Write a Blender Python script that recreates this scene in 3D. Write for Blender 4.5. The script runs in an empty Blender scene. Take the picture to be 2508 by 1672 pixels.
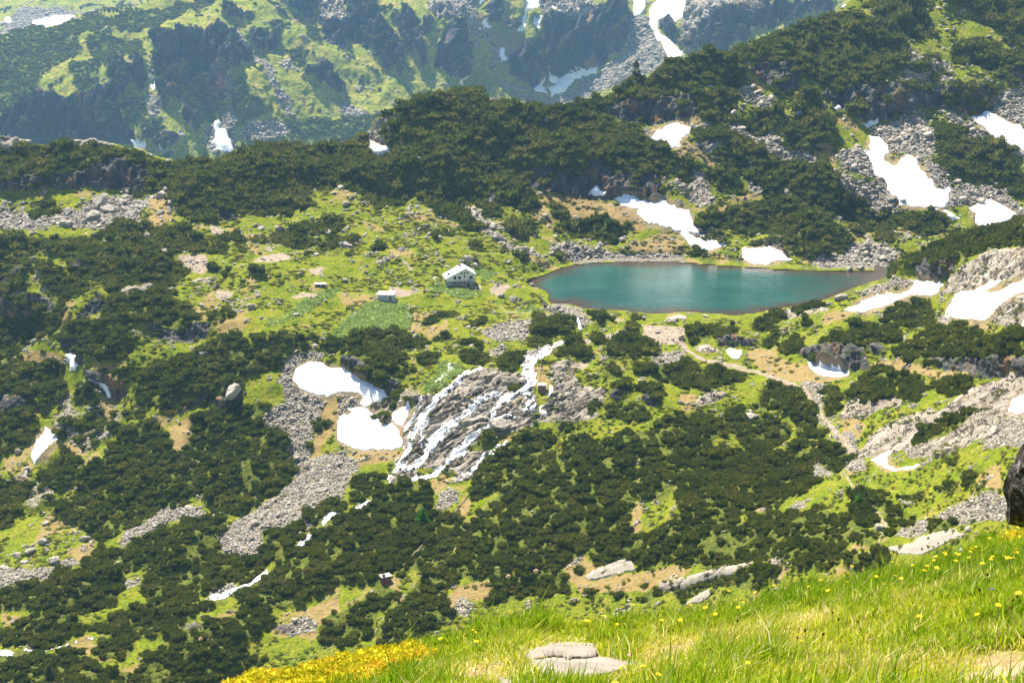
import bpy, bmesh, math, random, time
import numpy as np
from mathutils import Vector, Matrix
from mathutils.geometry import delaunay_2d_cdt

T0 = time.time()
rng = np.random.default_rng(7)
random.seed(7)
sc = bpy.context.scene
COL = sc.collection

# ------------------------------------------------------------------ camera
H = 135.0                      # eye height over the lake
PITCH = math.radians(14.8)
LENS = 50.0
SW, SH = 2508.0, 1672.0        # pixel frame in which the photograph was measured
F = LENS / 36.0 * SW
cam_d = bpy.data.cameras.new('camera')
cam_d.lens = LENS
cam_d.sensor_width = 36.0
cam_d.clip_start = 0.2
cam_d.clip_end = 9000
cam = bpy.data.objects.new('camera', cam_d)
COL.objects.link(cam)
cam.location = (0, 0, H)
cam.rotation_euler = (math.pi / 2 - PITCH, 0, 0)
sc.camera = cam

# ------------------------------------------------------------------ sky, sun, exposure
SUN_EL, SUN_AZ = math.radians(60), math.radians(-34)     # azimuth from +Y towards +X
w = bpy.data.worlds.new('World')
sc.world = w
w.use_nodes = True
nt = w.node_tree
sky = nt.nodes.new('ShaderNodeTexSky')
sky.sky_type = 'NISHITA'
sky.sun_disc = False
sky.sun_elevation = SUN_EL
sky.sun_rotation = SUN_AZ
sky.altitude = 2300
bg = nt.nodes['Background']
bg.inputs['Strength'].default_value = 0.07
nt.links.new(sky.outputs[0], bg.inputs[0])
sun_d = bpy.data.lights.new('sun', 'SUN')
sun_d.energy = 5.0
sun_d.angle = math.radians(0.53)
sun_d.color = (1.0, 0.93, 0.81)
sun = bpy.data.objects.new('sun', sun_d)
COL.objects.link(sun)
sv = Vector((math.sin(SUN_AZ) * math.cos(SUN_EL), math.cos(SUN_AZ) * math.cos(SUN_EL), math.sin(SUN_EL)))
sun.rotation_euler = sv.to_track_quat('Z', 'Y').to_euler()
sc.view_settings.view_transform = 'Standard'
sc.view_settings.look = 'None'
sc.view_settings.gamma = 1
sc.view_settings.exposure = 1.45
sc.cycles.max_bounces = 5
sc.cycles.diffuse_bounces = 3
sc.cycles.glossy_bounces = 3
sc.cycles.transparent_max_bounces = 6
sc.cycles.volume_bounces = 1
sc.cycles.caustics_reflective = False
sc.cycles.caustics_refractive = False

# ------------------------------------------------------------------ small maths helpers
def Tv(v):
    """tangent of the angle below the horizontal of a photo row"""
    t = (SH / 2 - np.asarray(v, float)) / F
    return (math.sin(PITCH) - math.cos(PITCH) * t) / (math.cos(PITCH) + math.sin(PITCH) * t)

def world(u, v, Y):
    """the point at forward distance Y seen at photo pixel (u, v)"""
    u = np.asarray(u, float); v = np.asarray(v, float)
    t = (SH / 2 - v) / F
    dy = math.cos(PITCH) + math.sin(PITCH) * t
    return np.stack(np.broadcast_arrays((u - SW / 2) / F / dy * Y, Y + 0 * u, H - Y * Tv(v)), -1)

def project(p):
    p = np.asarray(p, float)
    x, y, z = p[..., 0], p[..., 1], p[..., 2] - H
    d = y * math.cos(PITCH) - z * math.sin(PITCH)
    up = y * math.sin(PITCH) + z * math.cos(PITCH)
    return SW / 2 + F * x / d, SH / 2 - F * up / d

def smooth(a, b, x):
    t = np.clip((x - a) / (b - a), 0, 1)
    return t * t * (3 - 2 * t)

def _hash(ix, iy, iz):
    h = (ix.astype(np.uint32) * np.uint32(374761393) + iy.astype(np.uint32) * np.uint32(668265263)
         + iz.astype(np.uint32) * np.uint32(2246822519))
    h = (h ^ (h >> np.uint32(13))) * np.uint32(1274126177)
    h = (h ^ (h >> np.uint32(16)))
    return (h & np.uint32(0xffff)).astype(np.float32) / 65535.0

def vnoise(p):
    """value noise 0..1 of an (..., 3) array"""
    p = np.asarray(p, np.float32)
    i = np.floor(p).astype(np.int32); f = p - i
    f = f * f * f * (f * (f * 6 - 15) + 10)
    x, y, z = i[..., 0], i[..., 1], i[..., 2]
    fx, fy, fz = f[..., 0], f[..., 1], f[..., 2]
    def lx(yy, zz):
        a = _hash(x, yy, zz); return a + (_hash(x + 1, yy, zz) - a) * fx
    a = lx(y, z); a = a + (lx(y + 1, z) - a) * fy
    b = lx(y, z + 1); b = b + (lx(y + 1, z + 1) - b) * fy
    return a + (b - a) * fz

def fbm(p, octv=4, gain=0.5, ridged=False):
    p = np.asarray(p, np.float32); s = 0; a = 1; tot = 0
    for k in range(octv):
        n = vnoise(p * (2.03 ** k) + 17.3 * k)
        if ridged:
            n = 1 - np.abs(2 * n - 1)
        s = s + a * n; tot += a; a *= gain
    return s / tot

def uv3(u, v, s, off=0.0):
    return np.stack(np.broadcast_arrays(u / s + off, v / s - off, 0.5 + off), -1)

# ------------------------------------------------------------------ scene bookkeeping
def tag(o, label=None, cat=None, group=None, kind=None):
    if label: o['label'] = label
    if cat: o['category'] = cat
    if group: o['group'] = group
    if kind: o['kind'] = kind
    return o

def link(name, me, mat=None, parent=None):
    o = bpy.data.objects.new(name, me)
    COL.objects.link(o)
    if mat is not None:
        for m in (mat if isinstance(mat, (list, tuple)) else [mat]):
            me.materials.append(m)
    if parent is not None:
        o.parent = parent
    return o

def empty(name, loc, rz=0.0):
    o = bpy.data.objects.new(name, None)
    o.empty_display_size = 0.5
    COL.objects.link(o)
    o.location = loc
    o.rotation_euler = (0, 0, rz)
    return o

def np_mesh(name, V, faces=None, tris=None, quads=None, smooth_on=False):
    """mesh from numpy arrays"""
    me = bpy.data.meshes.new(name)
    V = np.ascontiguousarray(V, np.float32).reshape(-1, 3)
    parts = []; sizes = []
    if quads is not None and len(quads):
        parts.append(np.asarray(quads, np.int32).ravel()); sizes.append(np.full(len(quads), 4, np.int32))
    if tris is not None and len(tris):
        parts.append(np.asarray(tris, np.int32).ravel()); sizes.append(np.full(len(tris), 3, np.int32))
    li = np.concatenate(parts); ls = np.concatenate(sizes)
    me.vertices.add(len(V)); me.vertices.foreach_set('co', V.ravel())
    me.loops.add(len(li)); me.loops.foreach_set('vertex_index', li)
    me.polygons.add(len(ls))
    st = np.zeros(len(ls), np.int32); st[1:] = np.cumsum(ls)[:-1]
    me.polygons.foreach_set('loop_start', st)
    me.update(calc_edges=True)
    me.polygons.foreach_set('use_smooth', np.full(len(ls), smooth_on))
    return me

def set_attr(me, name, C):
    C = np.asarray(C, np.float32)
    if C.shape[1] == 3:
        C = np.concatenate([C, np.ones((len(C), 1), np.float32)], 1)
    a = me.attributes.new(name, 'FLOAT_COLOR', 'POINT')
    a.data.foreach_set('color', np.ascontiguousarray(C).ravel())

def grid_quads(nr, nc):
    i = np.arange((nr - 1) * nc).reshape(nr - 1, nc)[:, :-1].ravel()
    return np.stack([i, i + 1, i + nc + 1, i + nc], 1)

# ------------------------------------------------------------------ node helpers
class NB:
    """a material with a Principled BSDF and short calls for the usual nodes"""
    def __init__(s, name, rough=0.9, spec=0.2):
        s.m = bpy.data.materials.new(name); s.m.use_nodes = True
        s.t = s.m.node_tree; s.n = s.t.nodes; s.b = s.n['Principled BSDF']
        s.b.inputs['Roughness'].default_value = rough
        s.b.inputs['Specular IOR Level'].default_value = spec
        s._pos = None
    def L(s, a, b): s.t.links.new(a, b)
    def pos(s):
        if s._pos is None:
            s._pos = s.n.new('ShaderNodeNewGeometry').outputs['Position']
        return s._pos
    def local(s):
        return s.n.new('ShaderNodeTexCoord').outputs['Object']
    def noise(s, scale, detail=4, rough=0.55, vec=None, stretch=None, rot=(0, 0, 0)):
        k = s.n.new('ShaderNodeTexNoise')
        k.inputs['Scale'].default_value = scale
        k.inputs['Detail'].default_value = detail
        k.inputs['Roughness'].default_value = rough
        v = vec or s.pos()
        if stretch:
            mp = s.n.new('ShaderNodeMapping'); mp.vector_type = 'TEXTURE'
            mp.inputs['Scale'].default_value = stretch
            mp.inputs['Rotation'].default_value = rot
            s.L(v, mp.inputs[0]); v = mp.outputs[0]
        s.L(v, k.inputs['Vector'])
        return k.outputs['Fac']
    def voro(s, scale, out='Distance', feature='F1', vec=None):
        k = s.n.new('ShaderNodeTexVoronoi'); k.feature = feature
        k.inputs['Scale'].default_value = scale
        s.L(vec or s.pos(), k.inputs['Vector'])
        return k.outputs[out]
    def ramp(s, fac, stops):
        k = s.n.new('ShaderNodeValToRGB'); e = k.color_ramp.elements
        while len(e) < len(stops): e.new(0.5)
        for i, (p, c) in enumerate(stops):
            e[i].position = p
            e[i].color = (c, c, c, 1) if isinstance(c, (int, float)) else (*c, 1)
        s.L(fac, k.inputs[0]); return k.outputs[0]
    def mix(s, fac, a, b, mode='MIX'):
        k = s.n.new('ShaderNodeMix'); k.data_type = 'RGBA'; k.blend_type = mode
        for sock, val in ((k.inputs[0], fac), (k.inputs[6], a), (k.inputs[7], b)):
            if isinstance(val, (int, float)): sock.default_value = val
            elif isinstance(val, tuple): sock.default_value = (*val, 1)
            else: s.L(val, sock)
        return k.outputs[2]
    def math(s, op, a, b=0.5, clamp=False):
        k = s.n.new('ShaderNodeMath'); k.operation = op; k.use_clamp = clamp
        for sock, val in ((k.inputs[0], a), (k.inputs[1], b)):
            if isinstance(val, (int, float)): sock.default_value = val
            else: s.L(val, sock)
        return k.outputs[0]
    def attr(s, name):
        k = s.n.new('ShaderNodeAttribute'); k.attribute_name = name
        return k.outputs['Color']
    def sep(s, c):
        k = s.n.new('ShaderNodeSeparateColor'); s.L(c, k.inputs[0]); return k.outputs
    def color(s, c):
        if isinstance(c, tuple): s.b.inputs['Base Color'].default_value = (*c, 1)
        else: s.L(c, s.b.inputs['Base Color'])
    def bump(s, h, dist=0.2, strength=1.0):
        k = s.n.new('ShaderNodeBump'); k.inputs['Distance'].default_value = dist
        k.inputs['Strength'].default_value = strength
        s.L(h, k.inputs['Height']); s.L(k.outputs[0], s.b.inputs['Normal'])
# ------------------------------------------------------------------ ground cover survey
# Outlines of what covers the ground, surveyed from the photograph tile by tile (A..I, 2.8 units per photo pixel)
# and dropped on the terrain below.  P dwarf pine, C scree, R bare slab, K cliff, T dry turf, L lush herbs,
# W worn pale ground, G open grass, B broken rock; the first letter is the terrain (m mid, f far, n near).
ORG = dict(A=(0, 0), B=(836, 0), C=(1668, 0), D=(0, 556), E=(836, 556), F=(1668, 556), G=(0, 1112), H=(836, 1112), I=(1668, 1112))
SURVEY = """
fP A -200,300 0,275 300,200 700,110 1000,70 1260,25 1400,5 1500,0 1420,60 1240,110 1230,150 1100,200 1000,190 900,230 700,210 560,250 500,290 580,340 480,430 300,490 250,620 0,800 -200,800
fP A 1590,560 1680,530 1700,640 1800,640 1880,720 1780,800 1600,880 1580,760
fP A 1900,830 2100,790 2352,850 2352,1000 2200,1000 2100,1000 1640,1040 1640,970 1900,930
fP A 830,700 990,690 1010,800 980,860 870,860
fP A 600,280 960,260 1000,420 860,420 720,460 640,420
fP A 470,470 700,440 640,600 560,640
fP A 1240,640 1400,620 1540,700 1500,800 1380,840
fP A 2080,180 2190,200 2190,330 2100,300
fP A 1990,330 2110,350 2080,480 2000,440
fP A 440,260 520,240 560,300 470,320
fP B 0,760 200,800 330,860 300,940 160,960 0,1000
fG A 1240,110 1430,60 1500,0 1780,0 1840,80 1740,110 1640,70 1500,100 1590,200 1500,200 1400,250 1280,240 1180,270 1060,280 1040,230
fG A 1840,340 2000,380 2352,700 2352,780 2000,680 1880,560
fG A 1600,480 1760,430 1850,560 1900,700 1830,720 1700,640 1680,530 1590,560
fK A -200,800 0,800 60,740 250,640 480,650 560,640 700,580 780,600 840,740 820,790 880,860 960,990 0,1000 -200,1000
fK A 1050,280 1200,270 1400,240 1500,190 1600,230 1720,330 1760,400 1600,480 1560,560 1550,680 1500,800 1380,840 1240,700 1300,640 1180,580 1100,560 1060,480 1080,400
fK A 880,430 960,400 1000,440 1020,560 960,640 860,540
fK A 1070,580 1230,610 1260,660 1180,720 1120,760 1090,680
fK A 720,470 800,420 880,520 850,680 760,580
fK A 1500,100 1640,70 1740,110 1750,150 1600,165
fK A 1700,200 1900,195 1920,300 1840,340 1780,340 1680,240
fK A 1830,-20 2200,-40 2190,100 2100,170 1960,70
fK A 2060,470 2200,440 2300,530 2352,600 2352,660 2200,600 2080,530
fK A 2200,190 2352,170 2352,400 2250,340 2210,260
fK A 1060,1020 1120,920 1260,960 1180,1050 1090,1060
fK A 980,930 1060,850 1100,860 1060,960 980,980
fK A 1260,760 1330,740 1400,850 1360,900 1260,840
fK B -20,40 220,-20 260,80 330,200 430,380 440,490 400,535 280,470 200,390 100,280 -20,240
fK B 350,110 460,70 540,140 600,340 580,470 520,380 460,330 420,300
fK B 740,150 800,110 825,170 850,330 880,380 880,510 800,585 740,560 690,480 650,440 660,350 700,250
fK B 560,130 640,120 620,200 580,240
fK B 1120,420 1220,330 1340,260 1400,290 1390,140 1640,110 1780,60 1900,0 1980,90 1960,330 1850,400 1700,480 1560,535 1420,550 1330,610 1230,550 1160,500
fK B 980,40 1060,10 1090,90 1050,180 990,130
fK B 1120,150 1200,130 1210,210 1150,225
fK B 0,560 20,560 20,660 0,660
fK C 40,360 110,235 280,95 430,55 610,20 655,195 560,210 480,250 300,370
fK C 640,40 900,0 1060,30 960,110 850,130 720,195 640,110
fK B 2180,130 2250,110 2300,200 2352,300 2352,350 2260,280 2180,210
fB B 1350,0 1640,0 1780,60 1640,115 1390,140
fB A 2000,0 2352,-40 2352,170 2200,190 2190,100
fB C 0,-40 640,-40 640,20 430,60 280,100 110,240 40,360 0,380
fB B 550,40 830,50 830,150 740,150 640,120
fC A 985,200 1010,205 1040,400 1060,570 1025,570 1030,430 1015,300
fC A 1000,640 1060,640 1110,720 1100,800 1050,860 1015,830 1005,740
fC A 1555,520 1600,560 1570,700 1610,830 1620,1040 1450,1060 1400,870 1480,810 1560,700
fC A 1530,150 1650,240 1740,350 1880,440 1900,560 2000,680 2000,790 1950,780 1880,620 1800,480 1700,350 1600,230
fC A 1680,840 1900,825 2000,870 1960,930 1800,960 1640,930
fC B 540,-20 930,-20 980,200 1080,320 1130,420 1100,450 1000,330 900,240 830,150 700,80
fT B 880,30 960,80 1080,250 1240,220 1250,330 1120,400 1050,330 940,200
fT B 1220,620 1360,640 1500,640 1420,720 1300,740
fC B 1500,650 1620,600 1760,500 1900,400 1960,330 1990,110 2110,100 2160,240 2260,400 2250,470 2100,500 1900,590 1700,690 1400,730
fC A 150,70 540,60 700,95 540,125 300,200 150,240 0,260 0,200
fC A 1900,420 2050,360 2100,480 1980,470
fC B 0,680 60,720 200,800 100,820 0,790
mK A -300,1180 0,1190 200,1200 400,1205 600,1150 800,1060 1015,1050 1020,1200 980,1330 860,1330 560,1300 0,1350 -300,1350
mK A 1470,1440 1640,1450 1640,1500 1500,1530
mP A -300,980 0,1010 200,960 460,1000 700,1010 940,1000 1010,1060 800,1070 600,1160 400,1215 200,1205 -300,1190
mP A 170,1440 300,1390 390,1440 370,1495 200,1500
mP A 1010,1090 1200,1065 1540,1070 1760,1010 2352,975 2352,1240 2200,1290 2080,1260 2150,1390 2140,1440 1900,1440 1650,1440 1500,1540 1380,1550 1230,1500 1180,1380 1180,1310 1000,1300
mC A -300,1430 0,1440 400,1460 560,1440 640,1360 960,1380 1010,1330 1160,1330 1180,1400 1000,1440 960,1500 1000,1568 -300,1568
mT A 1000,1350 1150,1370 1190,1490 1080,1560 1000,1540 1040,1480
mG A 1650,1450 1900,1450 2100,1440 2352,1380 2352,1568 1500,1568
mR A 0,920 140,925 180,1000 60,1015 0,1000
mR A 460,965 640,945 820,985 760,1000 600,985 480,1000
mP B -20,990 160,960 290,820 410,740 700,655 870,612 1000,640 1350,725 1700,685 1880,585 2020,490 2230,400 2352,390 2352,620 1900,690 1790,740 1800,800 1990,880 2040,960 2200,1020 2280,1060 2280,1120 2200,1200 1850,1160 1790,1100 1500,1180 1340,1120 1250,1180 1290,1310 1200,1380 1050,1400 900,1370 780,1340 640,1300 540,1260 400,1390 240,1370 -20,1290
mP B 530,1330 700,1280 800,1370 880,1450 960,1568 800,1520 640,1440
mP B 1420,1410 1520,1390 1560,1480 1460,1490
mP B 1480,1520 1700,1470 1840,1480 1840,1568 1480,1568
mP B 980,1400 1080,1390 1080,1480 960,1500
mP B 1170,1360 1270,1340 1360,1400 1240,1470
mG B 760,1010 880,990 870,1040 770,1060
mT B 1230,1030 1300,1010 1280,1060 1230,1080
mR B 160,970 210,905 300,855 415,785 430,820 340,900 290,930 300,980 260,1000
mR B 1000,650 1100,690 1110,715 1020,690
mC B 530,1110 600,1150 580,1200 545,1170
mC B 630,1255 720,1290 800,1360 740,1330
mC B 790,1360 880,1420 1000,1470 1060,1540 1160,1568 960,1568 880,1460
mC B 1020,1290 1060,1280 1040,1400 980,1420
mK B 1250,1180 1340,1120 1500,1180 1800,1090 1850,1160 2180,1200 2200,1400 1880,1380 1720,1360 1480,1330 1300,1290
mK B 1790,740 1900,690 2352,620 2352,800 2250,840 1900,810
mT B 1290,1300 1500,1330 1700,1360 1900,1390 2080,1500 2100,1568 1700,1568 1620,1480 1480,1420 1350,1340
mT B 2060,940 2130,900 2200,870 2180,830 2100,880 2020,860
mC B 2040,880 2120,880 2110,990 2050,940
mT B 2260,1020 2352,980 2352,1090 2280,1070
mP C -20,380 80,350 180,330 230,365 300,370 340,380 400,340 440,500 460,560 300,580 180,560 130,640 90,740 0,720 -20,600
mP C 340,380 620,210 960,130 1330,120 1380,190 1500,260 1540,330 1520,450 1380,550 1200,600 1150,640 1060,600 960,560 800,540 640,560 540,490 460,430
mP C 1220,30 1680,-20 1700,60 1760,240 1620,250 1400,180 1330,80
mP C 1780,-20 2352,-20 2500,-20 2500,440 2352,420 2220,300 2150,200 2000,130 1980,90 1840,60
mP C 1840,330 2000,300 2140,330 2330,400 2330,600 2160,560 2060,480 1900,440
mG C 1640,60 1780,30 1850,80 2000,140 2150,200 2160,270 1950,260 1800,240
mG C 1860,420 2060,430 2200,540 1900,560
mG C 1080,70 1200,50 1330,90 1360,190 1200,110 1020,120
mK C 450,490 560,430 800,440 830,560 720,660 620,620
mK C 950,650 1100,580 1500,560 1640,600 1840,580 2180,580 2220,720 2140,740 2000,800 1860,750 1640,750 1500,835 1380,835 1240,860 1150,750 1080,730
mB C 1530,300 1640,370 1850,420 1840,570 1500,570 1540,420
mK C 2230,480 2352,400 2500,400 2500,620 2240,600
mK C -20,640 120,640 120,800 0,830 -20,830
mC C 400,590 480,600 640,740 560,760 460,680
mC C 0,880 100,850 300,860 420,830 520,920 640,920 720,1050 900,1060 1020,1170 1250,1260 1420,1240 1430,1330 1500,1420 1380,1460 1250,1440 1300,1420 1000,1210 860,1150 700,1110 560,1060 480,940 300,900 100,920
mC C 1080,1060 1200,1010 1280,1060 1330,1190 1410,1240 1100,1160
mC C 1290,890 1500,830 1640,780 1750,930 1740,1040 1640,1090 1580,1050 1400,1040
mC C 1640,1100 1750,1120 1860,1270 1780,1310 1690,1210
mC C 1790,780 1900,800 2100,940 2352,1060 2352,1100 2290,1080 1960,980 1900,880
mC C 1850,1290 2200,1280 2300,1380 2352,1440 2600,1440 2600,1568 2352,1568 2200,1390 2080,1380 1950,1420 1840,1400
mC C 2150,620 2352,620 2500,620 2500,900 2352,860 2160,760
mR C 60,1140 160,1170 240,1400 180,1420 80,1390 0,1320 -60,1250 0,1200
mR C 0,980 120,1000 280,970 180,1080 60,1090
mR C 470,1210 590,1280 540,1310 480,1290
mP C 770,780 870,640 940,700 1040,860 1040,980 960,1000 900,940 820,880
mP C 680,960 760,860 900,950 1010,1150 940,1120 860,1050 720,1050 680,1010
mP C 180,640 260,590 390,640 380,740 300,760 390,830 260,850 100,780 100,730
mP C 440,870 560,740 680,800 690,900 500,900
mP C 80,930 240,870 420,920 520,1000 600,1060 480,1100 380,1110 230,1100 200,1050 290,990 80,1010
mP C 380,1110 540,1090 820,1140 1000,1210 1180,1290 1300,1430 1200,1480 1010,1480 1040,1568 530,1568 500,1480 420,1400 590,1360 580,1290 480,1190 220,1140
mP C 170,1190 260,1150 450,1290 420,1340 300,1320 200,1240
mP C 1730,820 1900,880 1960,980 2290,1060 2300,1130 2200,1100 2220,1200 2352,1240 2352,1350 2250,1330 2070,1230 1880,1230 1740,1170 1750,1050 1760,930
mP C 1250,1460 1500,1430 1700,1440 1870,1520 1700,1568 1230,1568
mP C 120,1480 330,1430 480,1480 500,1568 100,1568
mP C -20,1110 60,1100 100,1250 0,1260
mT C 450,520 520,560 600,620 520,620 460,570
mT C 960,690 1020,760 1150,800 1260,900 1200,900 1100,840 1020,800
mT C 910,970 1050,1000 1060,1160 1000,1130
mT C 0,970 120,1030 230,1120 200,1150 60,1080 0,1040
mT C 150,1430 340,1390 440,1310 540,1300 590,1310 460,1370 330,1410 200,1470
mT C 0,800 100,790 200,850 0,870
mG C 1000,760 1180,820 1280,920 1280,980 1200,1010 1100,1060 1050,960
mP D 0,110 160,120 400,100 900,-10 1200,30 1500,120 1590,180 1300,190 1100,200 1280,250 1300,290 1180,350 1180,400 1060,430 820,450 740,400 680,330 560,320 460,300 400,180 210,200 100,180 -200,160
mP D -300,190 0,200 200,230 230,340 160,480 300,470 400,460 420,560 360,700 280,760 200,800 0,950 -300,950
mP D 230,300 400,320 560,340 640,400 560,440 420,480 340,420
mG D 210,200 400,180 460,300 330,330 290,240
mK D -300,420 0,420 180,300 200,340 140,480 240,490 300,470 360,500 330,580 160,640 0,650 -300,650
mK D 340,750 480,740 560,800 580,960 480,910 420,850
mK D 590,500 680,400 740,480 800,500 690,550 590,590 560,640 500,600
mR D 820,400 1000,350 1075,375 1040,420 830,465
mP D 690,560 800,520 1020,510 1200,520 1330,540 1350,640 1210,670 1020,660 950,700 800,700 700,640
mP D 1020,470 1200,480 1190,520 1020,510
mP D 1420,600 1540,550 1625,590 1580,635 1430,640
mK D 960,680 1200,665 1350,650 1460,650 1440,740 1300,770 1100,750
mG D 900,950 940,850 1020,800 1150,770 1200,840 1100,870 1000,940
mP D 420,680 580,620 800,720 900,760 920,820 830,900 700,920 600,870 560,790
mP D 1000,910 1200,880 1380,800 1640,740 1700,820 1880,830 1930,960 1780,1000 1640,1060 1450,1180 1300,1230 1100,1240 960,1220 890,1180 920,1120 1020,1080
mP D 800,960 900,960 1000,1000 1000,1060 860,1080 780,1020
mK D 570,960 760,1000 860,1030 860,1160 790,1210 750,1190 640,1060
mK D 1030,1290 1300,1180 1440,1080 1420,1140 1260,1250
mK D 1440,1190 1640,1075 1660,1190 1500,1240
mP D 1310,1280 1640,1200 1840,1230 1790,1350 1850,1400 1990,1480 1990,1580 1190,1580 1240,1400
mP D 720,1568 830,1370 1050,1340 1200,1440 1180,1580 720,1580
mP D -300,960 0,960 250,860 420,960 400,1150 300,1260 200,1240 0,1200 -300,1200
mP D -300,1330 0,1330 120,1290 270,1320 270,1400 200,1500 0,1580 -300,1580
mK D -300,1180 0,1180 200,1240 240,1290 100,1330 -300,1360
mB D 400,1180 640,1060 760,1200 860,1320 760,1460 560,1568 460,1568 380,1400 420,1280
mP D 490,1210 560,1130 680,1140 680,1220 560,1290
mP D 520,1330 720,1290 730,1320 600,1370
mP D 830,1250 960,1260 960,1310 840,1310
mP D 300,1568 420,1490 520,1568
mT D 140,920 220,840 400,860 440,940 330,890 200,990
mT D 680,1160 740,1200 780,1320 720,1330 690,1260
mT D 380,1470 500,1480 640,1568 420,1568
mT D 1150,1350 1300,1280 1310,1400 1240,1568 1190,1568
mG D 700,1360 830,1350 760,1400
mC D 1900,1070 2000,1060 2060,1110 2220,1170 2200,1250 2170,1330 2150,1440 2120,1580 1990,1580 1990,1480 1850,1400 1800,1340 1840,1240 1960,1210 1940,1110
mC D 1930,950 2000,890 2160,850 2240,900 2100,920 2020,970 1990,1060 1900,1070 1940,1010
mT D 2230,1180 2352,1200 2352,1330 2200,1500 2180,1580 2130,1580 2170,1430 2180,1300
mP D 2140,1330 2220,1310 2240,1380 2160,1410
mP D 2090,1480 2170,1450 2140,1540
mG D 1790,1110 1900,1090 1950,1190 1870,1240 1840,1220
mW D 1710,230 1830,180 1940,165 2000,220 1960,250 1830,250
mW D 1210,210 1410,200 1450,270 1400,310 1300,290
mW D 1420,10 1500,0 1560,50 1480,70
mW D 1760,140 1880,125 1860,160
mW D 1180,90 1330,80 1220,105
mW D 1010,190 1110,150 1130,180
mW D 2080,310 2250,280 2180,350
mW D 1940,470 2060,435 2180,450 2170,470 2050,475
mR D 1340,340 1500,340 1500,370 1290,365
mR D 1690,530 1780,510 1730,555
mW D 1480,420 1620,430 1560,490 1490,490
mW D 1640,480 1710,500 1660,520
mP D 1420,280 1590,300 1580,340 1430,320
mP D 1710,320 1800,310 1800,355 1730,360
mP D 1490,60 1590,60 1570,110 1500,100
mP D 1600,50 1690,60 1680,110 1610,100
mP D 1730,60 1830,70 1820,120 1730,110
mP D 1850,20 2100,30 2120,110 2000,130 1880,90
mP D 2180,70 2352,40 2352,130 2200,120
mP D 2050,170 2130,180 2120,205 2060,200
mP D 1840,0 2000,-40 2352,-60 2352,30 2100,20
mP D 1620,120 1690,130 1680,170 1620,165
mL D 2030,520 2200,430 2352,410 2352,440 2200,500 2100,600 1900,680 1800,700 2000,600
mP D 1700,760 1900,780 2000,740 2200,760 2180,800 1960,860 1800,840
mP D 2200,820 2352,760 2352,880 2240,880
mP E 0,740 200,740 330,690 460,700 590,740 580,800 430,830 490,1000 380,1060 200,1000 100,900 0,880
mL E 100,560 240,510 440,520 480,600 430,700 200,740 100,720 0,760 -60,720
mL E 560,1130 640,980 740,910 830,920 820,1000 720,1100 600,1140
mL E 1290,530 1420,580 1300,595 1200,560
mL E 560,400 700,410 980,430 900,460 640,450
mL E 920,300 1100,320 1000,370 920,350
mW E 320,400 410,400 460,430 600,435 400,470 330,450
mW E 120,395 190,410 140,422
mW E 1000,420 1160,385 1180,400 1080,465
mW E 60,440 110,440 100,460 60,460
mW E 1680,600 1850,605 1960,640 1860,645 1690,625
mW E 390,220 490,265 480,285 400,240
mW E 2060,700 2200,690 2352,700 2352,790 2120,800 2060,760
mW E 1680,870 1760,890 1640,980 1600,960
mC E 1380,550 1440,530 1660,540 1690,700 1640,720 1580,640 1440,600
mC E 960,0 1100,40 1180,110 1400,180 1430,210 1200,170 1080,80 960,10
mC E 1400,120 1560,100 1900,180 2200,180 2352,160 2352,250 2180,250 1800,240 1600,250 1520,180
mC E 940,720 1100,650 1300,640 1330,680 1250,760 1060,780 960,740
mC E 1000,850 1100,790 1140,810 1040,880
mC E 2120,920 2250,860 2352,820 2352,920 2160,960
mC E 1270,830 1440,800 1500,780 1560,770 1440,830 1330,900 1240,960
mT E 1980,90 2240,20 2352,110 2352,190 2100,180 1900,120
mP E 1340,620 1440,605 1560,650 1600,710 1500,740 1380,800 1300,790 1310,720
mP E 1490,820 1560,790 1690,860 1660,890 1500,880
mP E 1850,770 2000,685 2085,720 1900,785
mP E 1800,900 1880,785 2110,780 2120,900 2000,935 1840,940
mP E 1690,780 1810,775 1800,830 1720,835
mP E 1660,570 1780,555 1920,580 1910,610 1700,600
mP E 1940,580 2060,555 2120,610 2000,635
mP E 1720,630 1800,630 1870,670 1730,685
mP E 1690,710 1760,700 1740,735
mP E 2010,985 2200,950 2352,920 2352,1060 2200,1050 2010,1010
mP E 1830,1130 1960,1060 1990,1090 1940,1150 1830,1170
mP E 2050,1110 2150,1075 2215,1140 2180,1195 2060,1165
mP E 1770,1030 1850,1000 1935,1040 1800,1085
mP E 1660,1050 1720,1015 1755,1070 1690,1085
mP E 1030,910 1100,825 1260,815 1275,880 1180,985 1050,970
mP E 790,860 940,805 1010,880 960,955 860,910
mP E 780,780 860,745 935,795 850,815
mP E 540,645 620,610 705,645 560,675
mP E 650,585 700,550 790,555 795,605 680,615
mP E 865,635 1000,615 1005,650 880,675
mP E 605,745 720,715 785,745 640,770
mP E 520,875 680,845 695,915 540,955
mP E 1380,900 1450,865 1455,930 1390,955
mP E 1660,890 1720,885 1710,920 1650,915
mP E 850,1520 1000,1415 1075,1450 930,1545
mP E 1070,1580 1200,1415 1320,1365 1485,1430 1390,1580
mP E 1820,1270 1900,1215 2100,1245 2145,1320 1980,1335 1850,1305
mP E 1705,1240 1770,1220 1795,1275 1720,1285
mP E 1410,1580 1600,1450 1800,1440 2100,1400 2300,1255 2352,1265 2400,1580
mP E 1440,1375 1590,1335 1585,1390 1460,1395
mP E 590,0 750,15 735,65 640,45
mP E 545,80 690,95 660,120
mP E 845,110 960,100 970,165 870,145
mP E 1090,-20 1310,-20 1305,65 1180,55
mP E 20,180 100,185 90,220 30,215
mP E 0,55 50,50 110,95 60,130 0,125
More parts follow.
